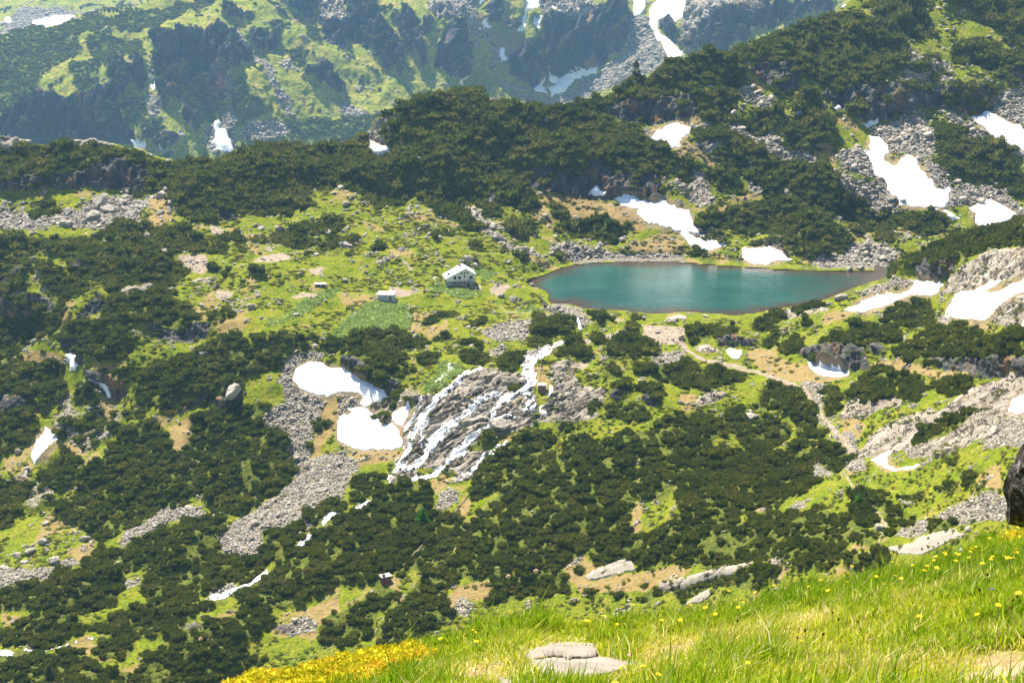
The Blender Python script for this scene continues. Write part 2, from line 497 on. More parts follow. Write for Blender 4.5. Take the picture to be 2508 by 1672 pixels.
mP E 1510,-10 1720,0 1990,-10 1910,85 1650,65
mP E 1480,155 1550,165 1530,215
mP E 1190,185 1280,220 1240,255
mP E 1070,150 1140,170 1120,200
mP E 1080,300 1160,310 1130,330
mP E 220,120 300,130 290,170 230,165
mP E 1130,1090 1200,1065 1260,1085 1150,1125
mK E 0,900 100,910 200,970 320,1030 430,1090 320,1160 280,1115 200,1065 130,1025 60,995 0,970
mK E 850,265 900,250 960,270 930,290
mK E 2060,1150 2180,1190 2160,1240 2060,1210
mK E 1830,1170 1960,1130 2000,1160 1900,1210
mR E 520,1160 700,1140 840,1000 960,960 1030,975 1200,985 1240,1000 1320,1060 1340,1200 1330,1340 1180,1400 1070,1430 900,1500 820,1580 410,1580 430,1420 480,1300
mR E 1440,920 1560,900 1700,960 1600,1000 1650,1090 1820,1130 1800,1220 1780,1300 1600,1340 1440,1340 1330,1330 1400,1200 1460,1110 1430,1040
mR E 1560,780 1680,765 1900,715 1930,740 1860,800 1740,850 1700,820
mR E 1780,890 1860,930 1760,960
mC E -20,1130 150,1150 130,1220 60,1245 -20,1330
mB E 160,1240 340,1140 470,1120 540,1160 480,1220 340,1270 330,1360 220,1340
mG E 440,1080 540,950 700,860 760,880 640,980 560,1120
mP F 1340,400 1350,340 1480,260 1800,180 2000,100 2200,20 2352,-10 2700,-150 2700,60 2352,130 2100,140 1880,220 1700,250 1600,300 1500,330 1420,380
mP F 970,500 1060,445 1080,420 1180,410 1205,440 1000,510
mP F 1220,375 1260,360 1305,390 1260,425
mP F 400,590 500,540 580,505 680,520 500,590
mP F 690,530 750,495 855,510 820,530
mP F 740,590 850,535 985,560 970,585 800,610
mP F 490,670 530,605 690,595 690,650 560,700
mP F 10,760 150,675 350,655 370,720 250,750 80,810
mP F 825,695 860,635 925,695
mP F 590,715 640,685 710,740 620,775
mP F 725,770 800,735 825,800 760,865
mP F 530,800 590,775 640,800 600,850
mP F 640,790 720,770 760,850 690,870
mP F 920,815 1000,735 1180,655 1390,635 1500,700 1500,770 1390,840 1300,860 1100,850 960,860
mP F 1430,570 1520,480 1700,495 1725,600 1735,665 1560,675 1500,625 1390,665 1390,610
mP F 1390,930 1520,830 1640,760 1800,690 1960,655 2085,700 2000,745 2352,725 2600,720 2600,920 2352,930 2100,920 1980,890 1730,900 1720,970 1640,1010 1520,1045 1360,1110 1220,1190 1150,1195 1160,1120 1210,1060
mP F 975,1280 965,1150 1000,1075 1095,1180 1085,1235 1025,1285
mP F 1240,1220 1380,1045 1455,1080 1470,1160 1330,1230
mP F 1490,1200 1515,1065 1640,1055 1705,1120 1640,1200 1560,1210
mP F 1690,1125 1790,1050 1800,1125
mP F 1800,1115 1860,1030 2015,1040 1990,1125 1850,1180
mP F 1555,1460 1640,1365 1830,1295 2005,1295 1960,1345 1800,1440 1640,1490 1580,1510
mP F 140,1120 150,995 230,935 340,965 480,990 420,1025 280,1070 200,1110
mP F -20,930 70,915 95,990 -20,1005
mP F -20,1010 140,1010 130,1090 -20,1080
mP F 480,1190 600,1045 820,1065 875,1160 935,1240 920,1305 800,1355 740,1285 640,1240 500,1235
mP F 795,1390 910,1305 1025,1380 1005,1425 820,1445
mP F 290,1340 320,1215 420,1225 500,1290 680,1300 755,1400 720,1445 600,1530 420,1490
mP F -20,1290 200,1255 290,1335 340,1445 200,1500 160,1580 -20,1580
mP F 945,1460 1050,1470 1155,1500 1160,1580 960,1560
mP F 880,1450 940,1460 930,1500 880,1500
mP F 740,1500 860,1480 900,1568 760,1580
mP F 560,-20 830,-20 1000,20 1160,120 1160,170 1000,195 900,225 820,190 700,110 620,60
mP F 1310,95 1350,35 1440,35 1440,120
mP F 40,180 120,165 275,250 160,245
mP F 355,245 430,225 445,275
mP F 785,285 860,260 975,280 960,300
mP F 1560,0 1700,-20 1830,20 1700,40
mP F 1160,30 1260,20 1250,50 1160,50
mK F 30,50 200,0 310,60 300,105 220,110 100,80
mK F 460,90 620,60 720,150 800,205 700,180 600,145
mK F 1610,300 1730,245 1890,215 1885,300 1800,375 1640,355
mR F 1840,370 1900,290 2080,155 2352,130 2700,100 2700,500 2352,340 2200,375 2130,370 1870,450 1750,475 1820,390
mR F 2090,620 2200,500 2352,435 2700,400 2700,700 2352,640 2230,690 2200,670
mK F 780,850 920,845 1100,845 1240,870 1320,960 1200,1020 1050,985 950,955 850,905
mK F 1720,895 2000,885 2352,915 2600,915 2600,1000 2352,1000 2200,1050 2100,1060 1900,985 1740,970
mK F 240,760 380,740 520,770 480,830 260,820
mK F 1280,850 1390,840 1420,890 1320,910
mR F 1210,1530 1280,1440 1420,1340 1600,1270 1800,1245 1860,1210 2000,1100 2200,1060 2352,1000 2600,1000 2600,1400 2352,1350 2230,1280 2130,1350 2100,1450 1900,1540 1800,1580 1560,1600 1530,1520 1400,1580 1220,1580
mR F 1070,1300 1180,1180 1300,1220 1480,1180 1560,1230 1350,1260 1280,1320 1110,1330
mR F 100,1200 200,1110 340,1130 260,1180 140,1240
mR F 650,560 800,560 840,600 1000,570 1040,590 900,620 760,630 600,620
mR F 60,830 180,800 300,850 160,860
mT F 430,870 540,820 700,900 840,940 900,1010 980,1040 1220,1030 1100,1060 960,1075 800,1060 620,1000 500,930
mT F 1090,1330 1200,1310 1290,1360 1200,1460 1120,1430
mT F 1100,580 1280,590 1100,620 1000,650 940,670 1000,600
mT F 1700,600 1760,660 1960,640 2100,660 2200,720 2100,700 1960,660 1800,690 1640,760 1740,690
mT F 0,1130 100,1130 200,1200 60,1260 0,1260
mT F 1180,20 1310,20 1300,100 1190,90
mT F 700,960 1000,960 1500,920 1700,980 2000,980 1960,1020 1700,1030
mG F 660,720 900,620 1080,600 1000,720 920,800 840,820 720,740
mG F 370,1060 500,1000 600,1040 500,1180 380,1170
mG F 0,620 200,590 400,600 250,660 0,710
mC F 1180,120 1400,130 1500,180 1420,280 1240,290 1100,290 950,280 900,230 1160,180
mC F 1730,590 1820,610 1880,640 1780,670
mC F 1180,480 1260,430 1480,360 1600,370 1560,410 1330,470
mC F 820,1060 980,1060 1000,1100 960,1200 1060,1380 1000,1400 920,1260 880,1150
mC F 1020,1400 1180,1400 1220,1568 1160,1568
mC F 2130,1350 2230,1290 2500,1360 2500,1500 2100,1520 2090,1450
mP G 240,150 300,30 480,-10 580,60 580,160 490,230 330,225
mP G -200,150 0,150 180,180 240,260 150,380 60,480 -200,550
mP G 340,420 560,300 600,140 700,60 860,-20 2020,-20 2030,100 1960,220 1780,330 1680,420 1480,400 1390,360 1440,290 1340,230 1260,290 1300,370 1100,360 1060,420 860,530 700,600 640,560 560,500
mG G 1260,290 1340,225 1370,310 1300,375
mP G 550,740 680,600 820,660 1000,550 1100,470 1400,420 1590,470 1500,560 1510,660 1680,700 1860,700 1850,770 1740,830 1700,900 1600,870 1450,950 1400,990 1080,1010 970,960 960,860 1000,750 980,690 930,800 760,830 600,820
mP G -200,990 0,990 200,890 330,880 450,850 560,800 860,840 830,900 800,1000 600,1060 400,1110 360,1100 240,1090 140,1080 40,1090 -200,1090
mP G 580,1150 760,1050 1080,1020 1300,1020 1590,1010 1400,1100 1300,1150 1180,1270 1000,1280 800,1200 640,1210
mP G -200,1180 0,1180 300,1120 560,1130 640,1200 480,1280 300,1320 100,1300 -200,1310
mP G 640,1390 680,1300 820,1225 935,1260 930,1310 840,1400
mP G -200,1380 0,1390 200,1340 560,1330 640,1420 720,1480 1000,1420 1160,1330 1360,1285 1400,1340 1700,1330 1700,1400 1900,1380 1660,1480 1500,1700 -200,1700
mP G 1420,1200 1620,1090 1840,1040 1850,1200 1700,1290 1560,1330 1430,1320
mP G 1590,960 1800,880 1850,800 2000,680 2140,560 2352,420 2400,420 2400,800 2250,950 2100,1060 1940,1060 1850,1100 1700,1060
mP G 1800,550 1960,475 2080,500 2095,560 2000,705 1880,740 1790,690
mP G 2090,430 2220,355 2352,320 2352,420 2200,500 2130,495
mP G 2180,1200 2300,1100 2400,1080 2400,1300 2200,1340
mG G 960,760 990,700 1020,760 960,860 860,900 900,830
mG G 420,1110 620,1060 800,1010 860,1050 640,1120
mG G 920,1290 1180,1280 1340,1180 1420,1200 1300,1280 1000,1420 880,1400
mG G 0,560 160,470 300,400 200,520 240,600 0,700
mT G 60,160 200,20 240,0 180,180
mT G 0,1100 180,1130 120,1160 0,1170
mT G 1640,1080 1700,1060 1640,1120 1440,1190 1500,1120
mT G 440,690 560,620 680,560 640,620 560,740
mT G 2100,1080 2352,960 2352,1080 2200,1180 2140,1260 1900,1260 1850,1200
mT G 740,1480 1000,1420 900,1480
mC G 1990,-20 2352,-20 2352,310 2300,330 2110,410 2150,500 2130,570 2090,500 2060,480 1960,475 1800,540 1790,690 1680,700 1510,660 1500,560 1590,470 1700,400 1920,260 2020,160
mC G 850,540 1060,420 1110,370 1380,350 1370,420 1180,440 1020,520 880,610 820,650
mC G 1420,410 1520,410 1430,445
mC G -200,740 0,740 130,780 300,800 480,720 560,700 540,760 400,840 200,890 0,980 -200,1000
mC G 840,850 960,840 950,880 830,900
mC G 1900,1180 2100,1120 2200,1180 2000,1260
mC G 1380,1340 1580,1280 1540,1310 1400,1370
mC G 800,340 850,160 830,320
mB G 200,120 340,220 400,330 300,420 200,420 180,330
mC G 1420,980 1520,900 1600,880 1640,900 1500,990
mC H -40,-20 60,-20 110,90 60,180 -20,330
mT H 20,-20 400,-20 330,50 200,70 90,130 60,60
mT E 40,1535 440,1515 430,1580 40,1580
mP H 900,210 960,60 1060,-20 1280,-20 1240,80 1120,170 1040,270 960,300 900,330
mP H 1080,310 1130,180 1300,40 1400,-20 2000,-20 2020,200 2040,280 1960,400 2000,560 1700,680 1520,720 1490,840 1560,860 1570,960 1250,960 1000,1040 990,980 1040,860 900,870 840,830 740,900 700,990 740,1100 640,1210 480,1300 260,1400 240,1180 360,1060 500,900 560,770 720,710 780,640 820,520 900,430
mP H 2050,-20 2400,-20 2400,100 2200,300 2060,300
mP H 1700,700 2000,570 2400,470 2400,760 2200,770 2000,760 1720,760
mP H 60,310 80,200 200,125 310,170 240,270 130,335
mP H 240,260 440,185 560,210 610,290 600,360 850,420 830,480 740,680 560,750 460,860 360,790 270,810 260,900 120,920 -20,920 -20,470 220,330
mP H 150,970 250,905 380,930 395,1000 310,1065 160,1045
mP H 0,1080 180,1035 265,1110 205,1185 200,1280 0,1300
mP H 1630,950 1760,905 1725,990
mP H 1790,970 1900,935 1885,980
mP H 1950,1010 2100,915 2205,950 2080,1010
mP H 2250,940 2352,880 2352,1020
mP H 1990,880 2080,860 2060,900
mP H 1590,800 1680,780 1640,850
mT H 780,900 1040,860 1000,980 860,1000 740,1100 720,1030
mT H 1500,760 1640,680 1700,740 1900,830 2340,760 2352,840 2100,920 1640,950 1560,860
mT H 2000,380 2060,320 2060,520 2000,560
mT H 760,410 830,280 890,310 850,420
mT H 600,180 760,130 740,200 640,280
mG H 80,130 180,60 320,60 400,100 330,170 200,130
mG H 490,110 620,90 560,160
mG H -20,940 140,900 120,1000 0,1060
mG H 400,860 480,760 520,840 440,950 400,960
mG H 260,740 320,720 300,790
mC H 740,1100 820,960 930,1060 860,1110
mC H 660,270 760,230 800,300 660,390
mR H 1670,840 1880,740 1980,715 2005,780 1860,825 1700,855
mR H 2150,890 2352,830 2352,920 2200,935
mR H 360,30 420,-20 1070,-20 900,170 720,210 800,130 600,100 500,180 330,210
mR H 1840,1100 1990,1010 2000,1050 1900,1110
mC H 1540,770 1640,690 1640,740 1560,790
mP I -20,20 160,-20 920,-20 945,200 860,280 740,320 620,370 540,350 440,400 360,420 440,480 -20,420
mP I -20,470 460,480 480,395 620,390 860,400 990,380 1085,500 1185,620 1150,660 1080,700 1130,740 1000,820 800,800 620,720 400,730 200,760 -20,690
mP I 1095,480 1190,335 1260,310 1340,420 1375,470 1230,500 1355,560 1300,625 1140,615
mP I 1285,325 1340,265 1425,290 1400,355 1310,365
mP I 1360,400 1380,345 1470,335 1505,400 1605,430 1605,490 1500,535 1430,475
mP I 1370,540 1420,520 1470,560 1400,590
mP I 1675,510 1740,455 1855,470 1885,515 1760,555
mP I -20,960 130,800 340,755 480,750 640,760 665,830 500,935 420,930 230,890 60,965
mP I 915,100 1050,-20 1125,40 1085,125 1000,85
mP I 1900,150 1950,115 2025,160 1980,215
mP I 1700,250 1800,190 1885,195 1870,265
mP I 1480,290 1640,250 1640,300 1500,320
mP I 1820,60 1900,20 1880,100
mP I 1160,710 1380,675 1460,730 1250,800 1120,790
mT I 1300,40 1480,95 1600,90 1500,140 1400,130
mT I 440,400 560,350 600,380 480,400
mT I 2050,120 2200,60 2200,250 2000,240
mG I 1480,160 1700,120 1900,40 2000,140 1700,300 1480,280
mC I 1900,330 2140,240 2260,320 2260,430 2000,490 1900,500 1720,430
mC I 1440,560 1680,440 1700,530 1560,580
mC I 720,370 860,310 840,370 760,390
mC I 900,60 1000,80 1020,140 920,180
mC I 1100,30 1250,20 1280,120 1160,120
mR I 0,890 120,800 250,765 400,735 520,715 340,795 130,845
mR I 580,740 680,720 760,740 680,790
mR I 30,1020 190,905 170,985
nW H 1215,1385 1320,1335 1440,1315 1730,1310 1775,1395 2090,1440 1930,1500 1780,1535 1600,1560 1360,1545 1260,1440
nW I 1850,1568 1900,1500 2100,1440 2352,1400 2600,1400 2600,1700 1850,1700
nT I 1400,1060 1500,980 1800,940 1920,950 1700,1040 1450,1090
nT I 560,1180 900,1100 1100,1120 980,1200 700,1240
nT I -100,1300 100,1250 200,1300 0,1400
nT I 1900,1400 2200,1330 2352,1380 2200,1440
nT H 2000,1420 2352,1280 2400,1420 2100,1460
nT H 700,1568 900,1480 1300,1500 1300,1568
nT H 1250,1400 1400,1310 1700,1320 1720,1360 1440,1340
"""
PATHS = """
W E 16 1090,500 1130,550 1200,580 1400,600 1600,608 1700,605 1850,620 1960,640 2060,680 2200,700 2352,730
W E 9 370,0 420,40 480,90 500,140 520,220
W E 9 490,270 560,320 600,340
W E 8 1180,375 1300,320 1360,260
W F 24 0,790 100,880 300,930 520,970 700,1040 860,1110 900,1180 980,1300 1040,1380 1100,1440 1180,1530
W F 14 1020,1420 1060,1480 1150,1510
W I 18 1110,60 1150,160 1180,240 1260,300 1330,380 1400,480 1360,580 1360,660 1160,700
W I 14 1400,0 1300,200 1340,250
W H 15 1300,10 1060,270 980,360 880,460 800,540 780,560 790,680 600,740 540,830 420,960 280,1140 220,1260
W E 12 1690,870 1620,940 1560,960
W E 10 240,10 300,120 320,200
W A 12 2000,1270 2120,1350 2280,1470 2352,1560
"""
LAKE = [('E', [(1240, 385), (1290, 365), (1400, 335), (1500, 290), (1620, 262), (1800, 250), (2060, 245), (2352, 249)]),
        ('F', [(250, 270), (480, 285), (700, 298), (900, 305), (1200, 308), (1400, 312), (1420, 345), (1230, 395), (1100, 440), (980, 505), (850, 520), (660, 555), (500, 585), (380, 600), (200, 585)]),
        ('E', [(2352, 575), (2180, 590), (2060, 580), (1900, 562), (1680, 555), (1560, 520), (1440, 522), (1410, 500), (1440, 460), (1380, 420), (1300, 402)])]
SNOW = """
A 275,140 330,110 420,100 520,112 535,125 450,155 300,198 285,182 240,192 215,165 230,145|long white snow patch on the hazy plateau at the top corner of the view
A 40,135 65,122 90,140 85,162 60,168 42,155|small round snow spot on the hazy plateau beside the long patch
A 1035,580 1070,577 1072,600 1055,630 1028,610|tiny snow scrap in the narrow gully of the far cliff
A 910,975 950,970 1000,990 1010,1005 980,1040 930,1030|snow scrap behind the rocky ridge at the foot of the far cliff
A 1085,1030 1170,1022 1150,1050 1100,1056|thin snow sliver between dark crags just behind the ridge
A 1465,825 1510,810 1505,880 1550,870 1560,930 1595,960 1590,1010 1615,1040 1560,1050 1510,1030 1450,970 1480,920|pointed snow tongue at the bottom of the far gully
B 170,1005 220,970 260,980 290,1000 340,1010 320,1035 240,1045|snow patch under the bare rock flank of the dark hill
B 1700,1310 1760,1272 1780,1300 1820,1345 1740,1342|small shaded snow scrap at the cliff foot above the dry slope
B 1870,1365 1930,1345 2060,1355 2080,1370 2150,1395 2200,1370 2260,1410 2380,1440 2420,1520 2460,1610 2530,1680 2600,1700 2600,1640 2520,1620 2352,1580 2200,1550 2080,1520 2030,1470 2030,1440 1960,1430|long snow streak running down from the cliff towards the lake
F -110,-130 -40,-60 0,30 60,120 130,165 220,168 300,105 240,100 100,80 30,20 0,-40|snow hollow under the overhanging cliff above the lake
F 410,150 440,130 480,145 600,140 680,170 760,220 600,245 500,260 440,230|oval snow patch right above the far shore of the lake
B 2100,960 2170,890 2280,845 2330,850 2395,880 2390,920 2330,950 2310,1020 2180,1010 2130,990|bright snow patch in the hollow under the dark wooded knob
B 1245,-30 1360,-30 1360,50 1320,75 1280,80 1260,180 1240,225 1210,215 1240,130 1270,60|snow ribbon falling down the high gully at the top edge
B 1320,130 1380,140 1350,180 1365,205 1330,200 1310,160|short snow fork beside the high ribbon
B 980,125 1000,140 1030,185 1000,200 955,160|small snow triangle on the pinkish scree saddle
B 940,-20 985,-20 980,10 955,20|snow scrap at the top edge above the pinkish scree
B 1440,70 1500,95 1470,102 1440,90|thin snow strip on the ledge of the great far cliff
B 1085,340 1120,335 1130,390 1120,440 1080,380|narrow snow strip beside the reddish far cliff
B 1420,500 1450,510 1480,540 1760,455 1750,490 1600,560 1580,580 1520,625 1440,640 1420,600 1470,580 1430,545|curved snow band along the foot of the great far cliff
B 1320,600 1390,555 1380,600 1420,640 1360,635|shaded snow wedge at the lower end of the great far cliff
B 1250,680 1310,715 1340,735 1290,740|little snow scrap at the mouth of the far bowl
B 1990,-30 2090,-30 2085,60 2050,100 2010,110|snow strip at the top edge on the pale scree
B 2120,60 2180,-20 2352,-30 2352,100 2290,170 2260,110 2190,130 2170,190 2200,240 2270,290 2340,370 2330,410 2250,410 2200,310 2150,230 2110,150|large branching snowfield in the steep far couloir
B 780,575 830,565 820,600|snow speck at the foot of the dark pinnacle
C 1090,20 1130,25 1100,60|snow speck on the skyline of the wooded hill
C 1240,850 1360,825 1350,850 1280,885|grey snow scrap in the shadow of the cliff corner
C 1285,930 1370,945 1420,985 1430,1040 1400,1060 1400,1110 1470,1130 1510,1080 1580,1060 1615,1100 1640,1160 1690,1220 1750,1300 1800,1310 1850,1300 1840,1380 1790,1430 1640,1410 1500,1410 1490,1380 1420,1320 1410,1240 1330,1190 1300,1090 1255,1045 1300,1030|largest snowfield, lying in the boulder gully below the cliffs
C 1740,1440 1850,1450 1930,1490 1870,1492|thin snow tail below the largest snowfield
C 1980,795 2060,790 2100,745 2140,790 2250,830 2330,870 2352,900 2500,1000 2500,1080 2352,1040 2260,1000 2160,950 2110,900 2020,840|slanting snow band running off the edge below the upper cliffs
C 1960,1420 2060,1400 2100,1380 2200,1400 2290,1460 2340,1510 2250,1560 2190,1590 2100,1590 2010,1530 2020,1470|rounded snowfield just behind the near spur
C 1050,740 1090,712 1115,750|tiny snow scrap wedged under the wooded cliff
F 1110,580 1260,510 1330,470 1480,460 1600,410 1590,380 1680,365 1790,375 1800,395 1740,450 1600,470 1450,520 1280,580 1180,582|long smooth snow bank on the spur above the lake
F 1800,590 1870,500 1870,460 2000,430 2130,380 2200,375 2100,430 2080,445 2180,440 2352,345 2500,300 2500,420 2352,440 2250,490 2180,540 2120,610 2080,650 1960,630 1880,610|big forked snowfield between bare slabs of the spur
F 2200,725 2330,690 2352,650 2500,600 2500,720 2352,712 2280,732|low snow strip below the forked snowfield
F 310,850 340,840 410,850 410,880 370,905 340,885|small snow scrap beside the stony path
F 865,935 960,960 1100,985 1190,1010 1100,1032 980,1027 900,1000|flat snow patch below the grey outcrop
F 2270,1180 2352,1150 2500,1150 2500,1280 2352,1265 2300,1292 2240,1250|snow patch among the grey slabs at the edge of the view
F 1360,1560 1420,1535 1450,1540 1410,1590 1420,1630 1480,1650 1660,1626 1600,1655 1470,1668 1390,1650 1300,1590|thin snow crescent under the big pale slab
D 2000,1060 2030,970 2110,930 2200,935 2280,970 2360,975 2420,1000 2490,1045 2550,1070 2620,1115 2655,1155 2570,1200 2510,1240 2470,1215 2490,1160 2460,1140 2350,1130 2240,1170 2150,1150 2060,1110|broad snow patch under the cliff edge left of the waterfall
E -30,1330 60,1270 40,1240 60,1240 170,1245 260,1340 350,1355 400,1400 425,1470 400,1510 280,1530 100,1525 0,1480 -30,1440|wide snow patch at the waterfall's left foot
E 340,1270 480,1210 470,1290 420,1360 340,1320|snow block standing against the wet waterfall rock
D 425,860 480,870 500,910 540,950 530,965 470,975 475,920 435,885|hooked snow scrap below the grey cliff slab
D 615,1085 650,1042 680,1070 740,1080 745,1120 755,1170 735,1165 700,1110 660,1085|shaded snow hook at the foot of the dark overhang
D 205,1568 240,1480 290,1420 320,1370 350,1385 410,1455 330,1500 270,1568 225,1600|steep snow wedge low in the left gully
E 1395,1150 1440,1105 1465,1125 1415,1165|small snow sheet beside the stone hut at the cascade
E 1355,1225 1380,1215 1365,1250 1415,1270 1385,1285 1360,1265|little snow scrap under the stone hut at the cascade
A 1035,1340 1060,1335 1080,1345 1050,1355|snow speck between the boulders and the ridge cliff
"""
# cascade strands on the slabs and stream reaches: width in photo pixels, then a polyline
CASCADE = """
E 13 1440,820 1380,860 1330,900 1290,940
E 20 1300,905 1270,950 1275,1000 1310,1050 1290,1080
E 14 1290,1080 1250,1110 1280,1170 1310,1220 1260,1240
E 8 1250,1110 1180,1150 1080,1210 1050,1250
E 9 1180,1150 1050,1150 990,1180 950,1200
E 12 960,1190 900,1250 830,1310 760,1350 690,1430 640,1490 590,1560
E 9 760,1350 700,1380 650,1430 600,1470 570,1568
E 10 870,1000 800,1070 750,1120 660,1190 600,1260 540,1340 520,1390
E 7 940,940 950,970 870,1000
E 7 560,1180 540,1240 490,1300 440,1370 425,1420
E 10 520,1390 500,1430 480,1480 450,1568
E 11 1050,1250 1030,1330 990,1390 920,1430 860,1480 800,1568
E 6 740,930 750,960 720,1010 680,1060 640,1080
E 6 1200,1300 1130,1290 1040,1340
E 7 1130,1480 1080,1510 1030,1568
E 6 600,1300 560,1370 550,1440 530,1520
H 9 430,0 420,40 400,90 340,130 330,200
H 11 590,0 540,60 470,100 400,110
H 9 800,-10 740,50 690,110 600,160 480,190
H 6 1020,0 960,60 880,130 800,190
"""
STREAM = """
E 9 1600,620 1610,660 1640,720
E 7 1570,740 1565,770 1500,790 1440,820
G 11 2560,330 2480,370 2400,420 2352,435 2300,455 2210,510
G 12 2140,580 2100,610 2050,645
G 13 1830,795 1770,840 1700,890 1600,940 1540,975 1450,985
G 6 785,1215 700,1245 600,1270 540,1290 440,1310 340,1325 200,1345 120,1350
G 12 80,1365 0,1365 -100,1380
"""
def pts(o, s):
    ox, oy = ORG[o]
    return np.array([(ox + float(a) / 2.8, oy + float(b) / 2.8) for a, b in (q.split(',') for q in s.split())])

# raster frame of the survey: photo pixels / 2 with a margin
MS, MU0, MV0, MU1, MV1 = 2.0, -400, -240, 2908, 1912
MW, MH = int((MU1 - MU0) / MS), int((MV1 - MV0) / MS)
def fill(poly, arr, val=1.0):
    q = (poly - (MU0, MV0)) / MS
    x0, y0 = np.maximum(np.floor(q.min(0)).astype(int), 0)
    x1, y1 = np.minimum(np.ceil(q.max(0)).astype(int) + 1, (MW, MH))
    if x1 <= x0 or y1 <= y0: return
    X, Y = np.meshgrid(np.arange(x0, x1) + .5, np.arange(y0, y1) + .5)
    ins = np.zeros(X.shape, bool)
    for (ax, ay), (bx, by) in zip(q, np.roll(q, -1, 0)):
        if ay == by: continue
        c = (Y > min(ay, by)) & (Y <= max(ay, by))
        ins ^= c & (X < (bx - ax) * (Y - ay) / (by - ay) + ax)
    arr[y0:y1, x0:x1][ins] = val
def stroke(line, wid, arr):
    for (ax, ay), (bx, by) in zip(line[:-1], line[1:]):
        d = np.array([bx - ax, by - ay]); n = np.array([-d[1], d[0]]) / (np.hypot(*d) + 1e-6) * wid / 2
        e = d / (np.hypot(*d) + 1e-6) * wid * .3
        a, b = np.array([ax, ay]) - e, np.array([bx, by]) + e
        fill(np.array([a + n, b + n, b - n, a - n]), arr)
def blur(a, r):
    for ax in (0, 1):
        for _ in range(2):
            k = int(r)
            p = np.pad(a, [(k + 1, k) if i == ax else (0, 0) for i in (0, 1)], mode='edge')
            c = np.cumsum(p, ax, dtype=np.float64)
            a = (np.take(c, range(2 * k + 1, p.shape[ax]), ax) - np.take(c, range(0, p.shape[ax] - 2 * k - 1), ax)) / (2 * k + 1)
    return a.astype(np.float32)

MASK = {}
EXCL = 'PCRKTLWGB'
def area(p): return abs(np.sum(p[:, 0] * np.roll(p[:, 1], -1) - np.roll(p[:, 0], -1) * p[:, 1])) / 2
for lay in 'mfn':
    ids = np.zeros((MH, MW), np.float32); lst = []
    for ln in SURVEY.strip().splitlines():
        k, o, s = ln.split(' ', 2)
        if k[0] == lay: lst.append((k[1], pts(o, s)))
    for k, p in sorted(lst, key=lambda q: -area(q[1])): fill(p, ids, EXCL.index(k) + 1)
    for c in EXCL: MASK[lay + c] = (ids == EXCL.index(c) + 1).astype(np.float32)
pathm = np.zeros((MH, MW), np.float32)
for ln in PATHS.strip().splitlines():
    k, o, wd, s = ln.split(' ', 3)
    stroke(pts(o, s), float(wd) / 2.8, pathm)
for c in EXCL: MASK['m' + c] *= 1 - pathm
MASK['mW'] = np.maximum(MASK['mW'], pathm)
lake_poly = np.concatenate([np.array([(ORG[o][0] + a / 2.8, ORG[o][1] + b / 2.8) for a, b in pp]) for o, pp in LAKE])
LK = np.zeros((MH, MW), np.float32); fill(lake_poly, LK)
SN = np.zeros((MH, MW), np.float32)
snow_polys = []
for ln in SNOW.strip().splitlines():
    g, lab = ln.split('|'); o, s = g.split(' ', 1)
    p = pts(o, s); snow_polys.append((p, lab)); fill(p, SN)
WT = np.zeros((MH, MW), np.float32)
water_lines = []
for txt, kind in ((CASCADE, 'cascade'), (STREAM, 'stream')):
    for ln in txt.strip().splitlines():
        o, wd, s = ln.split(' ', 2)
        p = pts(o, s); water_lines.append((kind, float(wd), p)); stroke(p, float(wd) + 2, WT)
MASKB = {k: blur(a, 2) for k, a in MASK.items()}
LKB, SNB, WTB = blur(LK, 5), blur(SN, 3), blur(WT, 2)
def samp(a, u, v):
    x = np.clip((np.asarray(u, float) - MU0) / MS - .5, 0, MW - 1.001); y = np.clip((np.asarray(v, float) - MV0) / MS - .5, 0, MH - 1.001)
    i, j = x.astype(int), y.astype(int); fx, fy = x - i, y - j
    return (a[j, i] * (1 - fx) + a[j, i + 1] * fx) * (1 - fy) + (a[j + 1, i] * (1 - fx) + a[j + 1, i + 1] * fx) * fy
# ------------------------------------------------------------------ relief: distances surveyed at control points
# (column, row in a 2352-wide frame, then z height or D forward distance)
SKY_MID = np.array([(-400, 335), (0, 334), (50, 336), (68, 341), (107, 349), (164, 350), (179, 344), (229, 340), (264, 346), (296, 355), (329, 362), (361, 371), (393, 382), (429, 385), (500, 387), (550, 387), (589, 375), (643, 366), (714, 357), (768, 355), (850, 350), (880, 345), (897, 338), (911, 323), (936, 290), (982, 271), (1032, 258), (1086, 242), (1122, 229), (1147, 226), (1193, 233), (1232, 248), (1265, 258), (1318, 264), (1372, 259), (1443, 251), (1475, 231), (1507, 217), (1543, 196), (1557, 190), (1572, 192), (1615, 173), (1632, 153), (1668, 146), (1697, 134), (1732, 123), (1750, 133), (1775, 136), (1790, 140), (1818, 117), (1839, 102), (1868, 85), (1889, 79), (1925, 78), (1947, 65), (1975, 60), (2011, 55), (2025, 45), (2054, 30), (2064, 12), (2075, 4), (2110, -20), (2200, -55), (2400, -70), (2950, -80)], float)
COMMON = """1060,655,z4 700,600,z10 400,560,z14 600,700,z2 800,780,z-6 400,650,z5 900,690,z1 1150,720,z-1 700,680,z4 900,600,z9 250,570,z13 1000,560,z13 500,540,z17 1150,640,z3.5 120,590,z8"""
